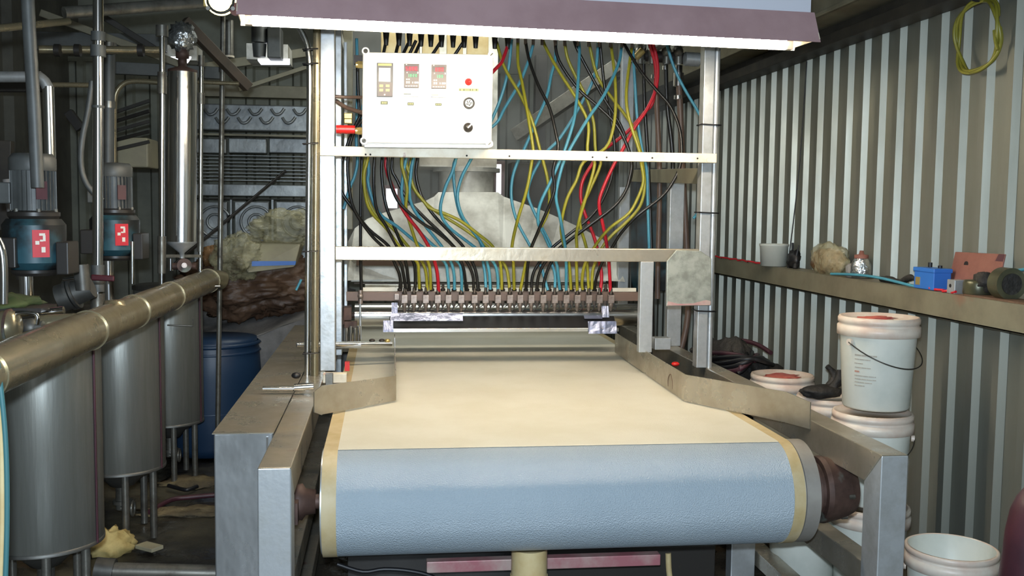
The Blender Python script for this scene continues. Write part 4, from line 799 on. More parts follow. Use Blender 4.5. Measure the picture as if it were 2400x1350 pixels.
# ================================================================== HOSES
KC = {'k': 'black', 'y': 'yellow', 'b': 'blue', 'r': 'red'}
HS = [
 ('k', [(905, 95), (880, 200), (830, 300), (805, 367), (796, 405), (800, 448), (825, 486), (863, 536), (911, 577), (923, 612), (936, 642), (940, 676)]),
 ('k', [(935, 95), (900, 220), (835, 300), (816, 367), (818, 436), (830, 491), (866, 546), (896, 577), (936, 612), (945, 640), (951, 676)]),
 ('k', [(838, 150), (840, 230), (848, 367), (846, 436), (845, 577), (847, 682)]),
 ('y', [(905, 90), (880, 250), (862, 370), (853, 410), (858, 466), (873, 501), (906, 536), (936, 577), (976, 612), (981, 640), (983, 676)]),
 ('y', [(925, 90), (870, 260), (856, 375), (852, 430), (876, 496), (921, 536), (956, 577), (989, 614), (999, 642), (1001, 680)]),
 ('b', [(842, 152), (850, 250), (864, 390), (862, 423), (873, 468), (893, 504), (931, 531), (985, 575), (1040, 612), (1049, 645), (1052, 682)]),
 ('k', [(960, 95), (905, 220), (878, 367), (880, 480), (905, 530), (930, 577), (950, 612), (956, 650), (960, 678)]),
 ('k', [(975, 95), (920, 220), (896, 367), (897, 436), (906, 486), (921, 524), (944, 577), (968, 612), (973, 637), (973, 680)]),
 ('k', [(987, 95), (930, 230), (910, 367), (914, 423), (931, 468), (956, 496), (994, 526), (1020, 541), (1062, 577), (1080, 612), (1088, 637), (1092, 680)]),
 ('k', [(1035, 95), (960, 220), (919, 375), (931, 423), (956, 468), (994, 509), (1030, 543), (1063, 577), (1093, 612), (1108, 645), (1110, 680)]),
 ('r', [(1195, 88), (1179, 138), (1161, 162), (1080, 240), (960, 310), (905, 370), (921, 443), (934, 471), (954, 506), (982, 541), (1004, 577), (1018, 612), (1025, 642), (1028, 684)]),
 ('y', [(990, 95), (950, 240), (941, 370), (946, 405), (954, 443), (951, 486), (961, 524), (979, 577), (1002, 612), (1008, 637), (1009, 678)]),
 ('y', [(1010, 95), (960, 240), (951, 370), (961, 410), (971, 443), (994, 473), (1008, 488), (1043, 501), (1081, 519), (1121, 549), (1154, 577), (1171, 612), (1175, 642), (1176, 678)]),
 ('y', [(1040, 95), (980, 240), (964, 370), (958, 420), (985, 462), (1018, 493), (1063, 521), (1101, 546), (1141, 577), (1176, 612), (1189, 637), (1195, 684)]),
 ('b', [(1060, 95), (980, 240), (952, 370), (944, 418), (942, 461), (960, 510), (985, 545), (1018, 577), (1071, 612), (1081, 637), (1082, 684)]),
 ('b', [(1080, 95), (990, 240), (969, 370), (964, 398), (961, 468), (990, 520), (1035, 577), (1056, 612), (1064, 642), (1065, 678)]),
 ('k', [(1088, 95), (1000, 240), (979, 370), (975, 410), (984, 450), (995, 473), (1018, 506), (1056, 546), (1085, 577), (1106, 612), (1116, 640), (1120, 678)]),
 ('b', [(1250, 102), (1239, 142), (1217, 196), (1183, 253), (1161, 291), (1100, 335), (1067, 375), (1063, 410), (1068, 461), (1078, 501), (1093, 524), (1113, 546), (1129, 577), (1132, 612), (1137, 642), (1139, 684)]),
 ('b', [(1199, 92), (1192, 158), (1179, 213), (1161, 262), (1128, 330), (1103, 375), (1081, 418), (1072, 461), (1081, 501), (1098, 529), (1131, 574), (1141, 612), (1147, 642), (1149, 678)]),
 ('b', [(1110, 95), (1090, 240), (1066, 383), (1045, 436), (1032, 491), (1050, 530), (1100, 570), (1154, 612), (1166, 645), (1167, 684)]),
 ('b', [(1303, 92), (1301, 142), (1292, 176), (1281, 227), (1257, 284), (1228, 351), (1215, 375), (1201, 418), (1199, 468), (1213, 521), (1243, 577), (1267, 622), (1278, 660), (1284, 680)]),
 ('y', [(1214, 82), (1214, 147), (1223, 191), (1239, 280), (1250, 353), (1247, 375), (1235, 443), (1213, 516), (1200, 577), (1203, 612), (1205, 678)]),
 ('b', [(1402, 98), (1397, 160), (1385, 200), (1366, 236), (1343, 277), (1310, 327), (1286, 351), (1267, 375), (1243, 423), (1238, 461), (1261, 516), (1281, 554), (1291, 577), (1293, 614), (1301, 645), (1300, 684)]),
 ('y', [(1163, 95), (1177, 144), (1194, 180), (1217, 218), (1246, 280), (1266, 353), (1273, 378), (1283, 418), (1288, 468), (1281, 506), (1263, 541), (1245, 579), (1233, 614), (1219, 684)]),
 ('b', [(1356, 95), (1358, 124), (1354, 204), (1350, 247), (1343, 291), (1323, 353), (1311, 380), (1291, 425), (1266, 478), (1261, 521), (1275, 550), (1303, 614), (1308, 645), (1312, 678)]),
 ('b', [(1457, 102), (1452, 142), (1432, 191), (1410, 233), (1377, 280), (1334, 353), (1321, 380), (1311, 415), (1303, 461), (1313, 511), (1324, 574), (1327, 612), (1327, 684)]),
 ('y', [(1431, 98), (1441, 180), (1443, 247), (1437, 302), (1419, 347), (1368, 380), (1351, 423), (1329, 466), (1316, 521), (1318, 560), (1333, 612), (1338, 678)]),
 ('r', [(1521, 100), (1537, 160), (1531, 236), (1510, 264), (1466, 313), (1410, 355), (1389, 383), (1366, 423), (1361, 461), (1371, 501), (1389, 546), (1399, 579), (1405, 614), (1410, 645), (1407, 684)]),
 ('y', [(1270, 82), (1277, 107), (1310, 167), (1354, 236), (1379, 291), (1377, 355), (1394, 383), (1376, 453), (1359, 511), (1351, 549), (1352, 579), (1351, 614), (1353, 684)]),
 ('y', [(1323, 92), (1330, 136), (1350, 180), (1377, 236), (1392, 291), (1396, 355), (1408, 383), (1381, 448), (1366, 481), (1359, 524), (1374, 579), (1376, 614), (1380, 684)]),
 ('k', [(1406, 98), (1417, 204), (1434, 291), (1441, 355), (1437, 380), (1432, 420), (1410, 473), (1381, 511), (1331, 551), (1296, 579), (1263, 617), (1248, 647), (1246, 684)]),
 ('k', [(1300, 92), (1310, 142), (1354, 207), (1399, 247), (1443, 291), (1470, 342), (1480, 385), (1476, 415), (1466, 448), (1440, 483), (1380, 529), (1316, 577), (1278, 614), (1262, 647), (1258, 678)]),
 ('k', [(1345, 92), (1357, 124), (1410, 222), (1454, 293), (1472, 345), (1482, 390), (1470, 440), (1435, 488), (1372, 536), (1322, 575), (1292, 614), (1276, 657), (1273, 684)]),
 ('k', [(1230, 84), (1239, 136), (1261, 198), (1288, 253), (1303, 313), (1308, 350), (1296, 400), (1300, 440), (1288, 480), (1262, 540), (1240, 600), (1233, 678)]),
 ('k', [(1461, 100), (1501, 166), (1541, 214), (1571, 249), (1592, 299), (1598, 350), (1594, 388), (1579, 423), (1551, 461), (1493, 506), (1456, 546), (1435, 579), (1412, 614), (1398, 650), (1393, 680)]),
 ('y', [(1481, 107), (1468, 213), (1474, 276), (1499, 355), (1503, 383), (1508, 425), (1493, 468), (1473, 501), (1430, 534), (1400, 569), (1371, 619), (1364, 662), (1366, 678)]),
 ('y', [(1379, 92), (1399, 176), (1434, 229), (1483, 296), (1501, 355), (1506, 383), (1511, 436), (1501, 481), (1473, 516), (1435, 551), (1410, 582), (1395, 617), (1389, 637), (1387, 678)]),
 ('r', [(1530, 100), (1541, 150), (1538, 205), (1517, 255), (1488, 298), (1457, 355), (1438, 388), (1413, 443), (1404, 481), (1415, 536), (1423, 579), (1427, 614), (1431, 684)]),
]
ORD = ['first', 'second', 'third', 'fourth', 'fifth', 'sixth', 'seventh', 'eighth', 'ninth', 'tenth', 'eleventh', 'twelfth', 'thirteenth']
cnt = {}
for c in KC: 
    L = sorted([i for i, h in enumerate(HS) if h[0] == c and i != 2], key=lambda i: HS[i][1][-1][0])
    for r, i in enumerate(L): cnt[i] = r
for i, (c, P) in enumerate(HS):
    if c != 'k' and P[0][0] < 1150:
        x0_ = P[0][0]; P = [(x0_ - 8 if x0_ > 900 else 905, 152)] + [q for q in P[1:] if q[1] > 200]
    n = len(P); pts = []
    dmid = random.uniform(-.16, .16)
    for j, (x, y) in enumerate(P):
        w = math.sin(PI * min(1, max(0, (680 - y) / 580)))
        Yd = 4.86 + (.0 if y < 200 else 0) + w * dmid + (4.95 - 4.86) * max(0, min(1, (y - 500) / 180))
        Yd = max(Yd, 4.62)
        pts.append(PY(x, y, Yd))
    lb = 'upright black hose by itself left of the nozzle row' if i == 2 else '%s %s hose from the left where the %s hoses enter the nozzles' % (ORD[cnt[i]], KC[c], KC[c])
    fin('air_hose', MB().tube(pts, .0078 if c != 'r' else .0086, 8, 4), 'hose_' + c, label=lb, cat='hose', group='thin air hoses between the top bar and the nozzles')
fin('loose_blue_hose', MB().tube([PY(x, y, 4.9) for x, y in [(1560, 95), (1579, 156), (1602, 204), (1640, 269), (1668, 330), (1672, 420), (1642, 488), (1625, 512)]], .0075, 8), 'hose_b', label='blue hose passing behind the right post with a loose end', cat='hose')
fin('loose_blue_hose', MB().tube([PY(x, y, 4.95) for x, y in [(1483, 110), (1488, 191), (1494, 280), (1506, 355), (1516, 400), (1518, 470), (1522, 600)]], .0075, 8), 'hose_b', label='blue hose hanging straight left of the thick brown lines', cat='hose')
fin('blue_side_hose', MB().tube([PY(x, y, 4.9) for x, y in [(836, 90), (838, 200), (835, 330), (838, 375), (832, 410), (820, 440), (805, 490)]], .0075, 8), 'hose_b', label='blue hose descending between the left post and the control box', cat='hose')

# ================================================================== CONTROL PANEL
cp = thing('control_panel', (.17, 4.15, 1.668), 'white control box with displays and knobs sitting on the upper rail', 'control box')
YP = 4.12
A, B_, C_, D_ = PY(851, 121, YP), PY(1156, 127, YP), PY(1152, 338, YP), PY(849, 334, YP)
ux = (B_ - A).normalized(); uz = (A - D_).normalized(); uy = V3((0, 1, 0))
def pp_(x, y): # point on the panel face for a photo position
    return PY(x, y, YP)
w = (B_ - A).length / 2; h = (A - D_).length / 2; ctr = (A + C_) / 2
fin('housing', MB().obox(ctr + V3((0, .075, -.006)), (w + .002, .06, h + .006), ux, uy, uz), 'panel_white', cp, bevel=.006)
fin('lid', MB().obox(ctr + V3((0, .008, 0)), (w, .008, h), ux, uy, uz), 'panel_white', cp, bevel=.005)
fin('bottom_trim', MB().obox(ctr - uz * (h + .012) + V3((0, .03, 0)), (w * .97, .03, .006), ux, uy, uz), 'steel', cp, bevel=.002)
for i, (x, y) in enumerate([(857, 120), (1152, 128), (853, 330), (1147, 337)]):
    c = pp_(x, y)
    s = fin('corner_screw', MB().cyl(c + V3((0, .012, 0)), c + V3((0, -.004, 0)), .015, n=24), 'panel_white', cp)
    fin('screw_head', MB().cyl(c + V3((0, -.002, 0)), c + V3((0, -.006, 0)), .009 if i != 1 else .006, n=18), 'screw' if i in (0, 2) else 'cream', s)
    fin('screw_slot', MB().obox(c + V3((0, -.0065, 0)), (.007, .0006, .0015), V3((.7, 0, .7)), uy, V3((-.7, 0, .7))), 'hole', s)
def prect(name, x0, y0_, x1, y1_, d, m, par, bev=0, t=.003, lb=None):
    c = (pp_(x0, y0_) + pp_(x1, y1_)) / 2; hw = abs(pp_(x1, y0_).x - pp_(x0, y0_).x) / 2; hh = abs(pp_(x0, y0_).z - pp_(x0, y1_).z) / 2
    return fin(name, MB().obox(c + V3((0, -d, 0)), (hw, t, hh), ux, uy, uz), m, par, bevel=bev, label=lb)
ct = prect('chart_controller', 883, 148, 921, 227, .004, 'black_plastic', cp, .001, .006, 'tall black controller with blank white screen')
prect('top_strip', 886, 150, 918, 155, .0105, 'yellow_tag', ct, t=.0008); prect('screen', 888, 160, 915, 192, .0105, 'white_print', ct, t=.0008)
prect('face', 886, 194, 919, 226, .0102, 'display_brown', ct, t=.0006)
for x in (889, 904):
    for y in (199, 209): prect('button', x, y, x + 9, y + 6, .012, 'yellow_tag', ct, t=.0012)
prect('mark', 900, 221, 903, 224, .0112, 'white_print', ct, t=.0004)
SEG = {'0': 'abcdef', '1': 'bc', '8': 'abcdefg', '2': 'abged', 'A': 'abcefg', 'C': 'adef', 'E': 'adefg', '5': 'afgcd'}
def digits(txt, x0, y0_, w_, h_, gap, m, par, d):
    mb = MB(); th = .0008
    for k, chd in enumerate(txt):
        xo = x0 + k * (w_ + gap)
        sg = {'a': (xo, y0_, xo + w_, y0_ + 1.4), 'd': (xo, y0_ + h_ - 1.4, xo + w_, y0_ + h_), 'g': (xo, y0_ + h_ / 2 - .6, xo + w_, y0_ + h_ / 2 + .6),
              'f': (xo, y0_, xo + 1.5, y0_ + h_ / 2), 'e': (xo, y0_ + h_ / 2, xo + 1.5, y0_ + h_), 'b': (xo + w_ - 1.5, y0_, xo + w_, y0_ + h_ / 2), 'c': (xo + w_ - 1.5, y0_ + h_ / 2, xo + w_, y0_ + h_)}
        for s_ in SEG[chd]:
            a_, b_, c_, e_ = sg[s_]; P1 = pp_(a_, b_); P2 = pp_(c_, e_); mb.obox((P1 + P2) / 2 + V3((0, -d, 0)), (abs(P2.x - P1.x) / 2, .0004, abs(P1.z - P2.z) / 2), ux, uy, uz)
    return fin('digits', mb, m, par)
for (x, y, m, lb) in ((947, 150, 'display_brown', 'left controller with bright red and green digits'), (1011, 152, 'display_grey', 'right controller with faint red digits')):
    c = prect('temperature_controller', x, y, x + 35, y + 56, .003, m, cp, .001, .005, lb)
    prect('red_window', x + 2, y + 5, x + 33, y + 18, .0083, 'maroon' if x < 1000 else 'display_brown', c, t=.0004)
    digits('5880' if x < 1000 else '880', x + (4 if x < 1000 else 9), y + 7, 5, 9, 2.2, 'red_led', c, .009)
    digits('1020' if x < 1000 else '100', x + (8 if x < 1000 else 11), y + 24, 4, 7, 2, 'green_led', c, .0086)
    mb = MB()
    for (dx, dy, ww, hh) in [(4, 1, 3, 2), (6, 19, 2, 3), (31, 19, 2, 4), (5, 35, 3, 3), (10, 35, 3, 3), (5, 41, 3, 5), (10, 41, 3, 5), (19, 42, 2, 4), (24, 42, 4, 4), (29, 42, 4, 4)] + [(3 + k * 6, 51, 4, 2) for k in range(5)]:
        P1 = pp_(x + dx, y + dy); P2 = pp_(x + dx + ww, y + dy + hh); mb.obox((P1 + P2) / 2 + V3((0, -.0086, 0)), (abs(P2.x - P1.x) / 2, .0004, abs(P1.z - P2.z) / 2), ux, uy, uz)
    fin('print', mb, 'white_print', c)
    c2 = prect('lower_lip', x - 1, y + 71, x + 34, y + 76, .004, 'panel_white', cp, .001, .006)
    prect('lip_line', x - 1, y + 70, x + 16, y + 72, .0105, 'olive_tag' if x < 1000 else 'yellow_tag', c2, t=.0005)
for (x0, y0_, x1, y1_, mm) in [(892, 237, 909, 245, 'olive_tag'), (955, 240, 970, 247, 'olive_tag'), (1020, 242, 1035, 248, 'olive_tag')]:
    tgp = prect('name_tag', x0, y0_, x1, y1_, .001, mm, cp, t=.0012)
    xm = (x0 + x1) / 2
    for k in range(3): prect('tag_mark', xm - 5 + k * 4, y0_ + 2, xm - 3 + k * 4, y1_ - 2, .0026, 'yellow_tag', tgp, t=.0003)
lt = prect('lamp_label', 1075, 207, 1122, 214, .001, 'yellow_tag', cp, t=.001)
fx = 1077
for k, wd in enumerate((4, 2, 5, 3, 3, 5, 4, 2, 5)):
    prect('letter', fx, 208.5, fx + wd - 1.2, 213, .0023, 'olive_tag', lt, t=.0003); fx += wd + 1.2
c = pp_(1098, 192); il = fin('indicator_lamp', MB().lathe(c, [(.0145, 0), (.0145, .004), (.011, .006), (.010, .012), (.006, .016), (.0001, .017)], 24, ax=V3((0, -1, 0))), 'red', cp)
c = pp_(1099, 242); bz = fin('buzzer', MB().lathe(c, [(.0235, 0), (.0235, .010), (.019, .013), (.018, .006), (.0001, .006)], 32, ax=V3((0, -1, 0))), 'black_plastic', cp)
fin('grille', MB().cyl(c + V3((0, -.006, 0)), c + V3((0, -.009, 0)), .016, n=28), 'galv', bz)
for a in range(5): q = c + V3((math.cos(a * 1.257) * .008, -.0095, math.sin(a * 1.257) * .008)); fin('slot', MB().obox(q, (.006, .0008, .0016), V3((math.cos(a), 0, math.sin(a))), uy, V3((-math.sin(a), 0, math.cos(a)))), 'hole', bz)
c = pp_(1097, 299); kb = fin('selector_knob', MB().lathe(c, [(.0195, 0), (.0195, .006), (.017, .008), (.016, .02), (.0001, .021)], 28, ax=V3((0, -1, 0))), 'black_plastic', cp)
fin('pointer', MB().bar(c + V3((-.003, -.023, -.003)), c + V3((.013, -.023, .013)), .004, .005), 'white_print', kb)
# glands and the red plug on its left side
for y, x in ((152, 841), (307, 840)):
    p = PY(x, y, 4.18); fin('cable_gland', MB().cyl(p + V3((.022, 0, 0)), p + V3((-.004, 0, 0)), .016, n=6, sm=False).cyl(p, p + V3((-.012, 0, 0)), .013, n=16), 'brass', cp)
a, b = PY(832, 304, 4.18), PY(788, 303, 4.18)
rp = thing('red_plug', b, 'red cylindrical plug between the left post and the white control box', 'plug')
fin('barrel', MB().cyl(a, b, .017, n=22), 'red', rp); fin('rib', MB().cyl(a.lerp(b, .45), a.lerp(b, .5), .0185, n=22).cyl(a.lerp(b, .75), a.lerp(b, .8), .0185, n=22), 'red', rp)
fin('copper_cable', MB().tube([PY(785, 226, 4.3), PY(815, 228, 4.3), PY(848, 228, 4.25)], .007, 8), 'hose_brown', label='upper brown cable entering the control box side', cat='cable')
fin('copper_cable', MB().tube([PY(787, 236, 4.35), PY(812, 252, 4.33), (PY(848, 264, 4.25))], .009, 8), 'hose_brown', label='lower thicker brown cable entering the control box side', cat='cable')
fin('amber_connector', MB().obox(PY(816, 272, 4.6), (.02, .01, .014)).obox(PY(816, 284, 4.6), (.019, .009, .012)), 'brass', label='small amber connector behind the red plug', cat='connector', bevel=.004)

# ================================================================== LAMP
P0 = V3((-.436, 3.471, 2.036)); P1 = V3((1.464, 3.60, 2.036))
ld = (P1 - P0).normalized(); ln = V3((ld.y, -ld.x, 0))      # ln points toward the viewer
if ln.y > 0: ln = -ln
lp = thing('fluorescent_lamp', (P0 + P1) / 2 + V3((0, 0, .02)), 'long lit fluorescent lamp with mauve shade hanging above the gantry front', 'lamp')
E0 = P0 - ld * .045; E1 = P1 + ld * .075
fin('tube', MB().cyl(P0, P1, .018, n=24), 'tube', lp)
for p, s_ in ((P0, -1), (P1, 1)): fin('socket', MB().obox(p + ld * .012 * s_ + V3((0, 0, .012)), (.012, .016, .03), ld, ln, V3((0, 0, 1))), 'cream', lp)
def lprism(prof, e0, e1): return MB().prism([e0 + ln * a_ + V3((0, 0, b_)) for a_, b_ in prof], e1 - e0)
fin('spine', lprism([(.045, .106), (-.045, .106), (-.045, .18), (.045, .18)], E0, E1), 'housing', lp, bevel=.002)
fin('front_wing', lprism([(.046, .108), (.100, -.003), (.103, -.002), (.049, .112)], E0 - ld * .0, E1 + ld * .012), 'wing', lp)
fin('back_wing', lprism([(-.046, .108), (-.100, -.003), (-.103, -.002), (-.049, .112)], E0, E1 + ld * .012), 'panel_white', lp)
fin('tube_tray', lprism([(.04, .045), (-.04, .045), (-.045, .106), (.045, .106)], E0 + ld * .03, E1 - ld * .05), 'panel_white', lp)
for e, s_ in ((E0, 1), (E1 + ld * .012, -1)):
    fin('end_plate', MB().prism([e + ln * a_ + V3((0, 0, b_)) for a_, b_ in [(.100, .008), (.046, .108), (-.046, .108), (-.100, .008)]], ld * .003 * s_), 'cream', lp)
for u in (.2, .8):
    q = E0.lerp(E1, u); fin('hanger', MB().cyl(q + V3((0, 0, .17)), q + V3((0, 0, .95)), .004, n=8), 'wire', lp)

# ================================================================== RIGHT: SHELF AND ITEMS
zs = 1.135
ws = thing('wall_shelf', (2.08, 5, 1.04), 'long weathered steel channel shelf fixed along the ribbed wall', 'shelf')
fin('channel', MB().box(2.02, 2.135, 1.5, 8.9, zs - .006, zs).box(2.02, 2.026, 1.5, 8.9, zs - .095, zs).box(2.02, 2.05, 1.5, 8.9, zs - .095, zs - .089), 'beam', ws, bevel=.001)
for y in (2.2, 4.2, 6.2, 8.2): fin('bracket', MB().box(2.03, 2.133, y, y + .03, zs - .09, zs - .006), 'beam', ws)
def onshelf(px, dx=0): p = PX(px, 640, 2.075 + dx); return V3((2.078 + dx, p.y, zs))
p = onshelf(1811, -.03)
tbn = thing('white_tub', p, 'small white plastic tub on the shelf left of the black tool', 'tub')
fin('bowl', MB().lathe(p, [(.0001, .002), (.068, .002), (.073, .105), (.077, .108), (.077, .118), (.070, .118), (.066, .01), (.0001, .01)], 40), 'pail', tbn)
p = onshelf(1858)
bt = thing('black_tool', p, 'small black spiky clamp tool on the shelf beside the white tub', 'tool')
fin('body', MB().ball(p + V3((0, 0, .045)), (.032, .05, .045), 14, 10, .5, 5, 2), 'black', bt)
fin('spike', MB().cyl(p + V3((0, .02, .06)), p + V3((0, .02, .13)), .006), 'black', bt)
fin('spike', MB().cyl(p + V3((0, -.03, .06)), p + V3((.01, -.035, .12)), .008, .003), 'black', bt)
fin('leg', MB().cyl(p + V3((0, .03, .04)), p + V3((-.01, .04, .0)), .010).cyl(p + V3((0, -.03, .04)), p + V3((-.01, -.045, .0)), .012), 'black', bt)
fin('hanging_thread', MB().tube([onshelf(1850) + V3((0, .02, .05)), onshelf(1850) + V3((.03, 0, .5)), onshelf(1853) + V3((.045, 0, 1.05))], .003, 6), 'black', label='thin black cord running up the wall from the black tool', cat='cord')
p = onshelf(1942)
ap = fin('amber_package', MB().ball(p + V3((-.005, 0, .055)), (.05, .155, .068), 30, 16, .22, 2.2, 7), 'amber', label='amber package in crinkled clear plastic on the shelf', cat='package')
fin('plastic_cover', MB().ball(p + V3((-.008, -.02, .062)), (.054, .15, .078), 50, 30, .25, 2.5, 3, .1), 'plastic_wrap', ap)
p = onshelf(2016)
jr = thing('glass_jar', p, 'shiny glass jar with silver highlights on the shelf right of the amber package', 'jar')
fin('body', MB().lathe(p, [(.0001, .002), (.038, .002), (.044, .02), (.044, .055), (.034, .08), (.028, .088), (.028, .1), (.0001, .102)], 30), 'foil', jr)
fin('lid', MB().lathe(p, [(.03, .088), (.03, .103), (.012, .106), (.008, .122), (.0001, .122)], 24), 'rust_plate', jr)
fin('glass_side', MB().lathe(p + V3((-.01, .055, 0)), [(.0001, .002), (.03, .002), (.033, .05), (.02, .062), (.0001, .063)], 24), 'glass', jr)
p = onshelf(2193)
bb = thing('blue_box', p, 'bright blue junction box on the shelf before the pink plate', 'box')
fin('box', MB().box(2.03, 2.10, p.y - .065, p.y + .075, zs + .001, zs + .075), 'blue_box', bb, bevel=.003)
fin('lid', MB().box(2.027, 2.103, p.y - .07, p.y + .08, zs + .066, zs + .082), 'blue_box', bb, bevel=.003)
fin('tag', MB().box(2.028, 2.03, p.y + .03, p.y + .06, zs + .015, zs + .045), 'brass', bb)
fin('wire_clip', MB().cyl((2.08, p.y + .05, zs + .082), (2.08, p.y + .05, zs + .1), .008).cyl((2.08, p.y - .02, zs + .082), (2.08, p.y - .02, zs + .092), .008), 'black', bb)
p = onshelf(2243, -.02); sb = fin('grey_bracket', MB().box(2.03, 2.08, p.y - .03, p.y + .02, zs, zs + .05), 'steel', label='small grey metal block with a hole beside the blue box', cat='bracket', bevel=.002)
fin('hole', MB().cyl((2.0295, p.y - .002, zs + .028), (2.031, p.y - .002, zs + .028), .007, n=14), 'hole', sb)
y0_, y1_ = onshelf(2320).y, onshelf(2205).y
pk = thing('pink_plate', (2.12, (y0_ + y1_) / 2, zs), 'faded pink plate with a dark hole leaning on the ribbed wall', 'plate')
fin('plate', MB().prism([(2.10, y0_, zs + .001), (2.10, y1_, zs + .001), (2.128, y1_, zs + .145), (2.128, y0_, zs + .15)], (.006, 0, 0)), 'rust_plate', pk, bevel=.003)
fin('hole', MB().cyl((2.119, y1_ - .09, zs + .1), (2.1215, y1_ - .09, zs + .1), .014, n=18), 'hole', pk)
fin('stain', MB().prism([(2.1225, y0_ + .002, zs + .12), (2.1225, y0_ + .05, zs + .12), (2.127, y0_ + .035, zs + .149), (2.127, y0_ + .002, zs + .149)], (.0005, 0, 0)), 'maroon', pk)
p = onshelf(2292); tt = thing('round_tin', p, 'dark round tin lying flat on the shelf right of the grey block', 'tin')
fin('tin', MB().lathe(p, [(.0001, .001), (.046, .002), (.05, .01), (.05, .045), (.046, .055), (.0001, .057)], 30), 'tin', tt); fin('top', MB().ball(p + V3((0, -.03, .05)), (.03, .04, .035), 14, 10, .4), 'rag', tt)
p = onshelf(2362); tt = thing('tape_roll', p, 'dark roll standing on edge at the right end of the shelf', 'roll')
fin('roll', MB().cyl(p + V3((0, -.02, .055)), p + V3((0, .035, .055)), .054, n=32), 'tin', tt); fin('core', MB().cyl(p + V3((0, -.023, .055)), p + V3((0, -.02, .055)), .036, n=28), 'rag', tt)
fin('black_scrap', MB().tube([onshelf(x) + V3((-.01, 0, .012 + .01 * (x % 3))) for x in (2070, 2085, 2100, 2118, 2135, 2150)], [.012, .016, .011, .014, .008], 8), 'rag', label='black scrap lying on the shelf left of the blue box', cat='scrap')
fin('blue_shelf_hose', MB().tube([V3((2.02 + (x - 1975) * .0002, onshelf(x).y, zs + .008 + .012 * math.sin((x - 1975) / 150 * 3))) for x in (1975, 2010, 2050, 2090, 2150, 2185)], .006, 8), 'hose_b', label='blue tube lying on the shelf edge left of the blue box', cat='hose')
fin('red_wire', MB().tube([V3((2.04 + .012 * math.sin(x), onshelf(x).y, zs + .006 + .004 * math.cos(x))) for x in range(1690, 1800, 9)], .005, 6, 3), 'label_red', label='tangled red wire on the shelf left of the white tub', cat='wire')
fin('red_wire', MB().tube([V3((2.035 + .01 * math.sin(x), onshelf(x).y, zs + .006 + .003 * math.cos(x))) for x in range(2205, 2270, 9)], .005, 6, 3), 'label_red', label='red wire on the shelf between the blue box and round tin', cat='wire')
fin('blue_wall_hose', MB().tube([V3((2.12, 3.13, zs + .10)), V3((2.10, 2.95, zs + .12)), V3((2.1, 2.6, zs + .13))], .006, 8), 'hose_b', label='blue tube leaving the frame right of the dark roll', cat='hose')
fin('brown_board', MB().box(2.03, 2.12, 2.6, 3.3, zs + .0, zs + .006), 'sack', label='thin brown board under the dark roll', cat='board')
# coil of yellow hose on the wall
mb = MB(); cc = V3((2.09, PX(2290, 80, 2.09).y, PX(2290, 85, 2.09).z)); pts = []
ry = abs(PX(2340, 80, 2.09).y - PX(2240, 80, 2.09).y) / 2; rz = (PX(2290, 0, 2.09).z - PX(2290, 165, 2.09).z) / 2 + .002
for i in range(60):
    a = 2 * PI * i / 20 + .4; k = 1 + .05 * math.sin(i * .7)
    pts.append(cc + V3((.012 * math.sin(i * .9), -math.cos(a) * ry * k, math.sin(a) * rz * k)))
M['coil'] = mat('olive hose', '#7a762a', .4)
ch = fin('yellow_hose_coil', mb.tube(pts, .0062, 8, 3), 'coil', label='coil of olive yellow hose hanging high on the ribbed wall', cat='hose')
fin('tail', MB().tube([cc + V3((-.01, -ry * .9, -.0)), cc + V3((-.012, -ry * 1.0, -.04)), cc + V3((-.012, -ry * 1.12, -.07))], .0062, 8), 'coil', ch)
fin('hook', MB().tube([cc + V3((.03, 0, rz)), cc + V3((-.02, 0, rz - .0)), cc + V3((-.03, 0, rz + .03))], .006, 8), 'black', ch)

# ================================================================== PAILS
def pail_mesh():
    r = thing('pail', (0, 0, 0), 'p', 'pail', local=True)
    H = .335; R0 = .118; R1 = .138
    fin('body', MB().lathe((0, 0, 0), [(.0001, .003), (R0 - .004, .003), (R0, .010), (R0 + (R1 - R0) * .8, H - .065)], 56), 'pail', r)
    fin('inside', MB().lathe((0, 0, 0), [(.0001, .008), (R0 - .004, .009), (R1 - .004, H - .002)], 56), 'pail', r)
    rm = fin('rim', MB().lathe((0, 0, 0), [(R1 - .003, H - .066), (R1 + .008, H - .064), (R1 + .008, H - .030), (R1 + .002, H - .028), (R1 + .002, H - .020), (R1 + .006, H - .018), (R1 + .006, H - .002), (R1 + .002, H), (R1 - .004, H), (R1 - .004, H - .01)], 56), 'pail_rim', r)
    for s_ in (-1, 1): fin('ear', MB().cyl((s_ * (R1 - .002), 0, H - .085), (s_ * (R1 + .010), 0, H - .085), .012, n=16), 'pail_rim', rm)
    fin('bail', MB().tube([(math.cos(a) * (R1 + .010), -math.sin(a) * (R1 + .02), H - .085 - math.sin(a) * .085) for a in [PI * i / 14 for i in range(15)]], .0022, 6, 2), 'wire', r)
    return r, H, R0, R1
pr_, PH, R0, R1 = pail_mesh()
spots = [((PY(2062, 700, 3.47).x, 3.47, .035 + PH * 2), .35, 'white pail with worn print, topmost of the stack of three by the wall'),
         ((PY(2056, 700, 3.46).x, 3.46, .018 + PH), -.5, 'middle white pail of the stack of three by the wall'),
         ((PY(2058, 700, 3.47).x, 3.47, 0.0), 1.25, 'bottom white pail of the stack of three behind the front frame post'),
         ((1.845, 3.0, 0.0), 2.6, 'open empty white pail standing alone nearest the camera by the wall'),
         ((1.84, 4.43, .33), .9, 'white pail with red residue on top behind the right rail'),
         ((1.935, 4.12, .285), 1.9, 'white pail under the black glove beside the stack'),
         ((1.60, 3.60, 0.03), .2, 'white pail seen through the frame behind the rusty drive')]
pl = []
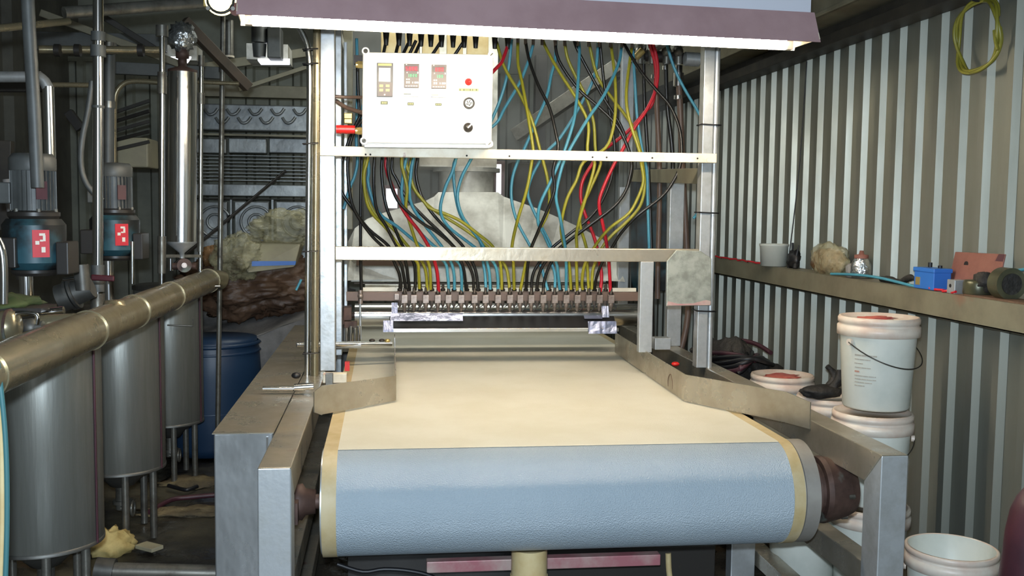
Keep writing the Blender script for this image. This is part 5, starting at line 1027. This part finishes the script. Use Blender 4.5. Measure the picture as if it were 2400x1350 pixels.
for i, (loc, rz_, lb) in enumerate(spots):
    o = pr_ if i == 0 else copy_tree(pr_)
    o.location = loc; o.rotation_euler.z = rz_; tag(o, lb, 'pail', 'white plastic pails along the right wall'); pl.append(o)
for i in (0, 1, 2, 4, 5, 6):
    o = pl[i]; OFF[o.name] = V3((0, 0, 0))
    fin('lid', MB().lathe((0, 0, 0), [(R1 + .003, PH - .004), (R1 + .003, PH + .004), (R1 - .006, PH + .005), (R1 - .012, PH - .008), (.0001, PH - .008)], 56), 'pail_rim', o)
def residue(o, x, y, rx, ry_): fin('red_residue', MB().ball((x, y, PH - .007), (rx, ry_, .006), 20, 8, .5, 3, 3), 'red_mass', o)
residue(pl[0], .02, .03, .07, .05); residue(pl[4], .0, .0, .09, .075)
# worn print on the top pail: curved rows of faded lettering facing the camera
o = pl[0]; mb = MB(); mr = MB()
ang = math.atan2(-3.47, -pl[0].location.x) - .35 - .35
for row, (z, n_, k) in enumerate([(.205, 12, 0), (.19, 9, 0), (.175, 5, 0), (.16, 9, 0), (.145, 3, 1), (.13, 12, 0), (.118, 12, 0), (.106, 10, 0), (.094, 6, 0)]):
    for j in range(n_):
        a = ang - .26 + j * .052; rr_ = R0 + (R1 - R0) * .8 * z / (PH - .065) + .0006
        d = V3((math.cos(a), math.sin(a), 0)); (mr if k else mb).obox(d * rr_ + V3((0, 0, z)), (.0004, .0022 + .0008 * ((j * 7 + row) % 3), .003 if k or row == 0 else .0018), d, V3((-d.y, d.x, 0)), V3((0, 0, 1)))
fin('print', mb, 'print', o, kind='stuff'); fin('print', mr, 'print_red', o, kind='stuff', label='faded red print')
fin('inner_mark', MB().tube([(.0, .05, .02), (.02, .06, .04), (.01, .07, .06)], .006, 6), 'motor', pl[3])
st = thing('pail_support', (1.84, 4.43, 0), 'low dark crate under the pail with red residue', 'crate')
fin('crate', MB().box(1.68, 2.0, 4.28, 4.58, 0, .325), 'beam_dark', st, bevel=.004)
st = thing('pail_support', (1.93, 4.1, 0), 'low dark crate under the pail with the black glove', 'crate')
fin('crate', MB().box(1.80, 2.08, 3.97, 4.26, 0, .283), 'beam_dark', st, bevel=.004)
gz = .285 + PH + .006
gv = thing('black_glove', (1.88, 4.07, gz), 'black rubber glove draped on a pail lid beside the tall stack', 'glove')
fin('palm', MB().ball((1.86, 4.05, gz + .03), (.095, .05, .03), 28, 14, .2, 2, 3), 'rag', gv)
for i, (dx, dz) in enumerate(((.075, .085), (.10, .06), (.11, .035), (.035, .095))):
    fin('finger', MB().tube([(1.90, 4.04 + i * .012, gz + .04), (1.93, 4.04 + i * .012, gz + .035 + dz * .6), (1.86 + dx, 4.045 + i * .012, gz + .04 + dz)], [.018, .016, .011], 10, 3), 'rag', gv)
# black heap on the floor side behind right post
hp_ = thing('black_hose_heap', (1.75, 4.9, 0), 'tangled heap of black hoses and rags behind the right post', 'heap')
fin('rag', MB().ball((1.80, 4.95, .45), (.22, .42, .23), 70, 40, .5, 2.4, 5, .1), 'rag', hp_)
for i in range(9):
    a0 = i * .7; pts = [V3((1.80 + .17 * math.cos(t_ + a0) * (1 - .04 * i), 4.9 + .34 * math.sin(t_ + a0 * 1.3), .70 + .03 * math.sin(t_ * 2 + i) - .012 * i + .008 * i)) for t_ in [k * .45 for k in range(11)]]
    fin('hose', MB().tube(pts, .012, 8, 3), 'black' if i % 4 else 'maroon', hp_)
fin('dark_bin', MB().box(1.55, 2.02, 4.62, 5.4, 0, .27), 'beam_dark', label='dark bin under the heap of black hoses', cat='bin', bevel=.01)
fin('black_cable_bunch', MB().tube([PY(1625, 815, 5.0), PY(1632, 830, 5.0), PY(1618, 850, 5.0), PY(1640, 866, 5.0), PY(1622, 880, 5.0)], .025, 10, 4), 'rag', label='thick black cable bunch between the gantry posts', cat='cable')
# maroon cylinder, bottom right corner
mc = thing('maroon_cylinder', (1.80, 2.6, 0), 'dark maroon rounded cylinder leaning at the lower right edge', 'cylinder')
ax_ = V3((.10, .0, 1)).normalized(); c0 = V3((1.80, 2.6, 0.012))
fin('body', MB().lathe(c0, [(.0001, .001), (.075, .004), (.075, .50), (.070, .56), (.058, .60), (.04, .63), (.02, .645), (.0001, .648)], 40, ax=ax_), 'maroon', mc)
fin('foot_ring', MB().lathe(c0, [(.077, 0), (.079, .01), (.079, .03), (.076, .035)], 40, ax=ax_), 'black', mc)
# faint steam drifting round the hood
stm = MB().box(-.25, 1.9, 5.7, 7.6, 1.0, 2.7); so_ = fin('steam', stm, 'pail', kind='stuff', label='faint steam hanging around the pale hood', cat='steam')
vm = bpy.data.materials.new('steam'); vm.use_nodes = True; nt = vm.node_tree; nt.nodes.clear()
vo = nt.nodes.new('ShaderNodeOutputMaterial'); vs_ = nt.nodes.new('ShaderNodeVolumeScatter'); tn_ = nt.nodes.new('ShaderNodeTexNoise'); mr_ = nt.nodes.new('ShaderNodeMapRange'); tc_ = nt.nodes.new('ShaderNodeTexCoord')
tn_.inputs['Scale'].default_value = 2.2; mr_.inputs['From Min'].default_value = .42; mr_.inputs['From Max'].default_value = .75; mr_.inputs['To Max'].default_value = .55
vs_.inputs['Color'].default_value = (.95, .95, .92, 1)
nt.links.new(tc_.outputs['Object'], tn_.inputs['Vector']); nt.links.new(tn_.outputs[0], mr_.inputs['Value']); nt.links.new(mr_.outputs[0], vs_.inputs['Density']); nt.links.new(vs_.outputs[0], vo.inputs['Volume'])
so_.data.materials.clear(); so_.data.materials.append(vm)
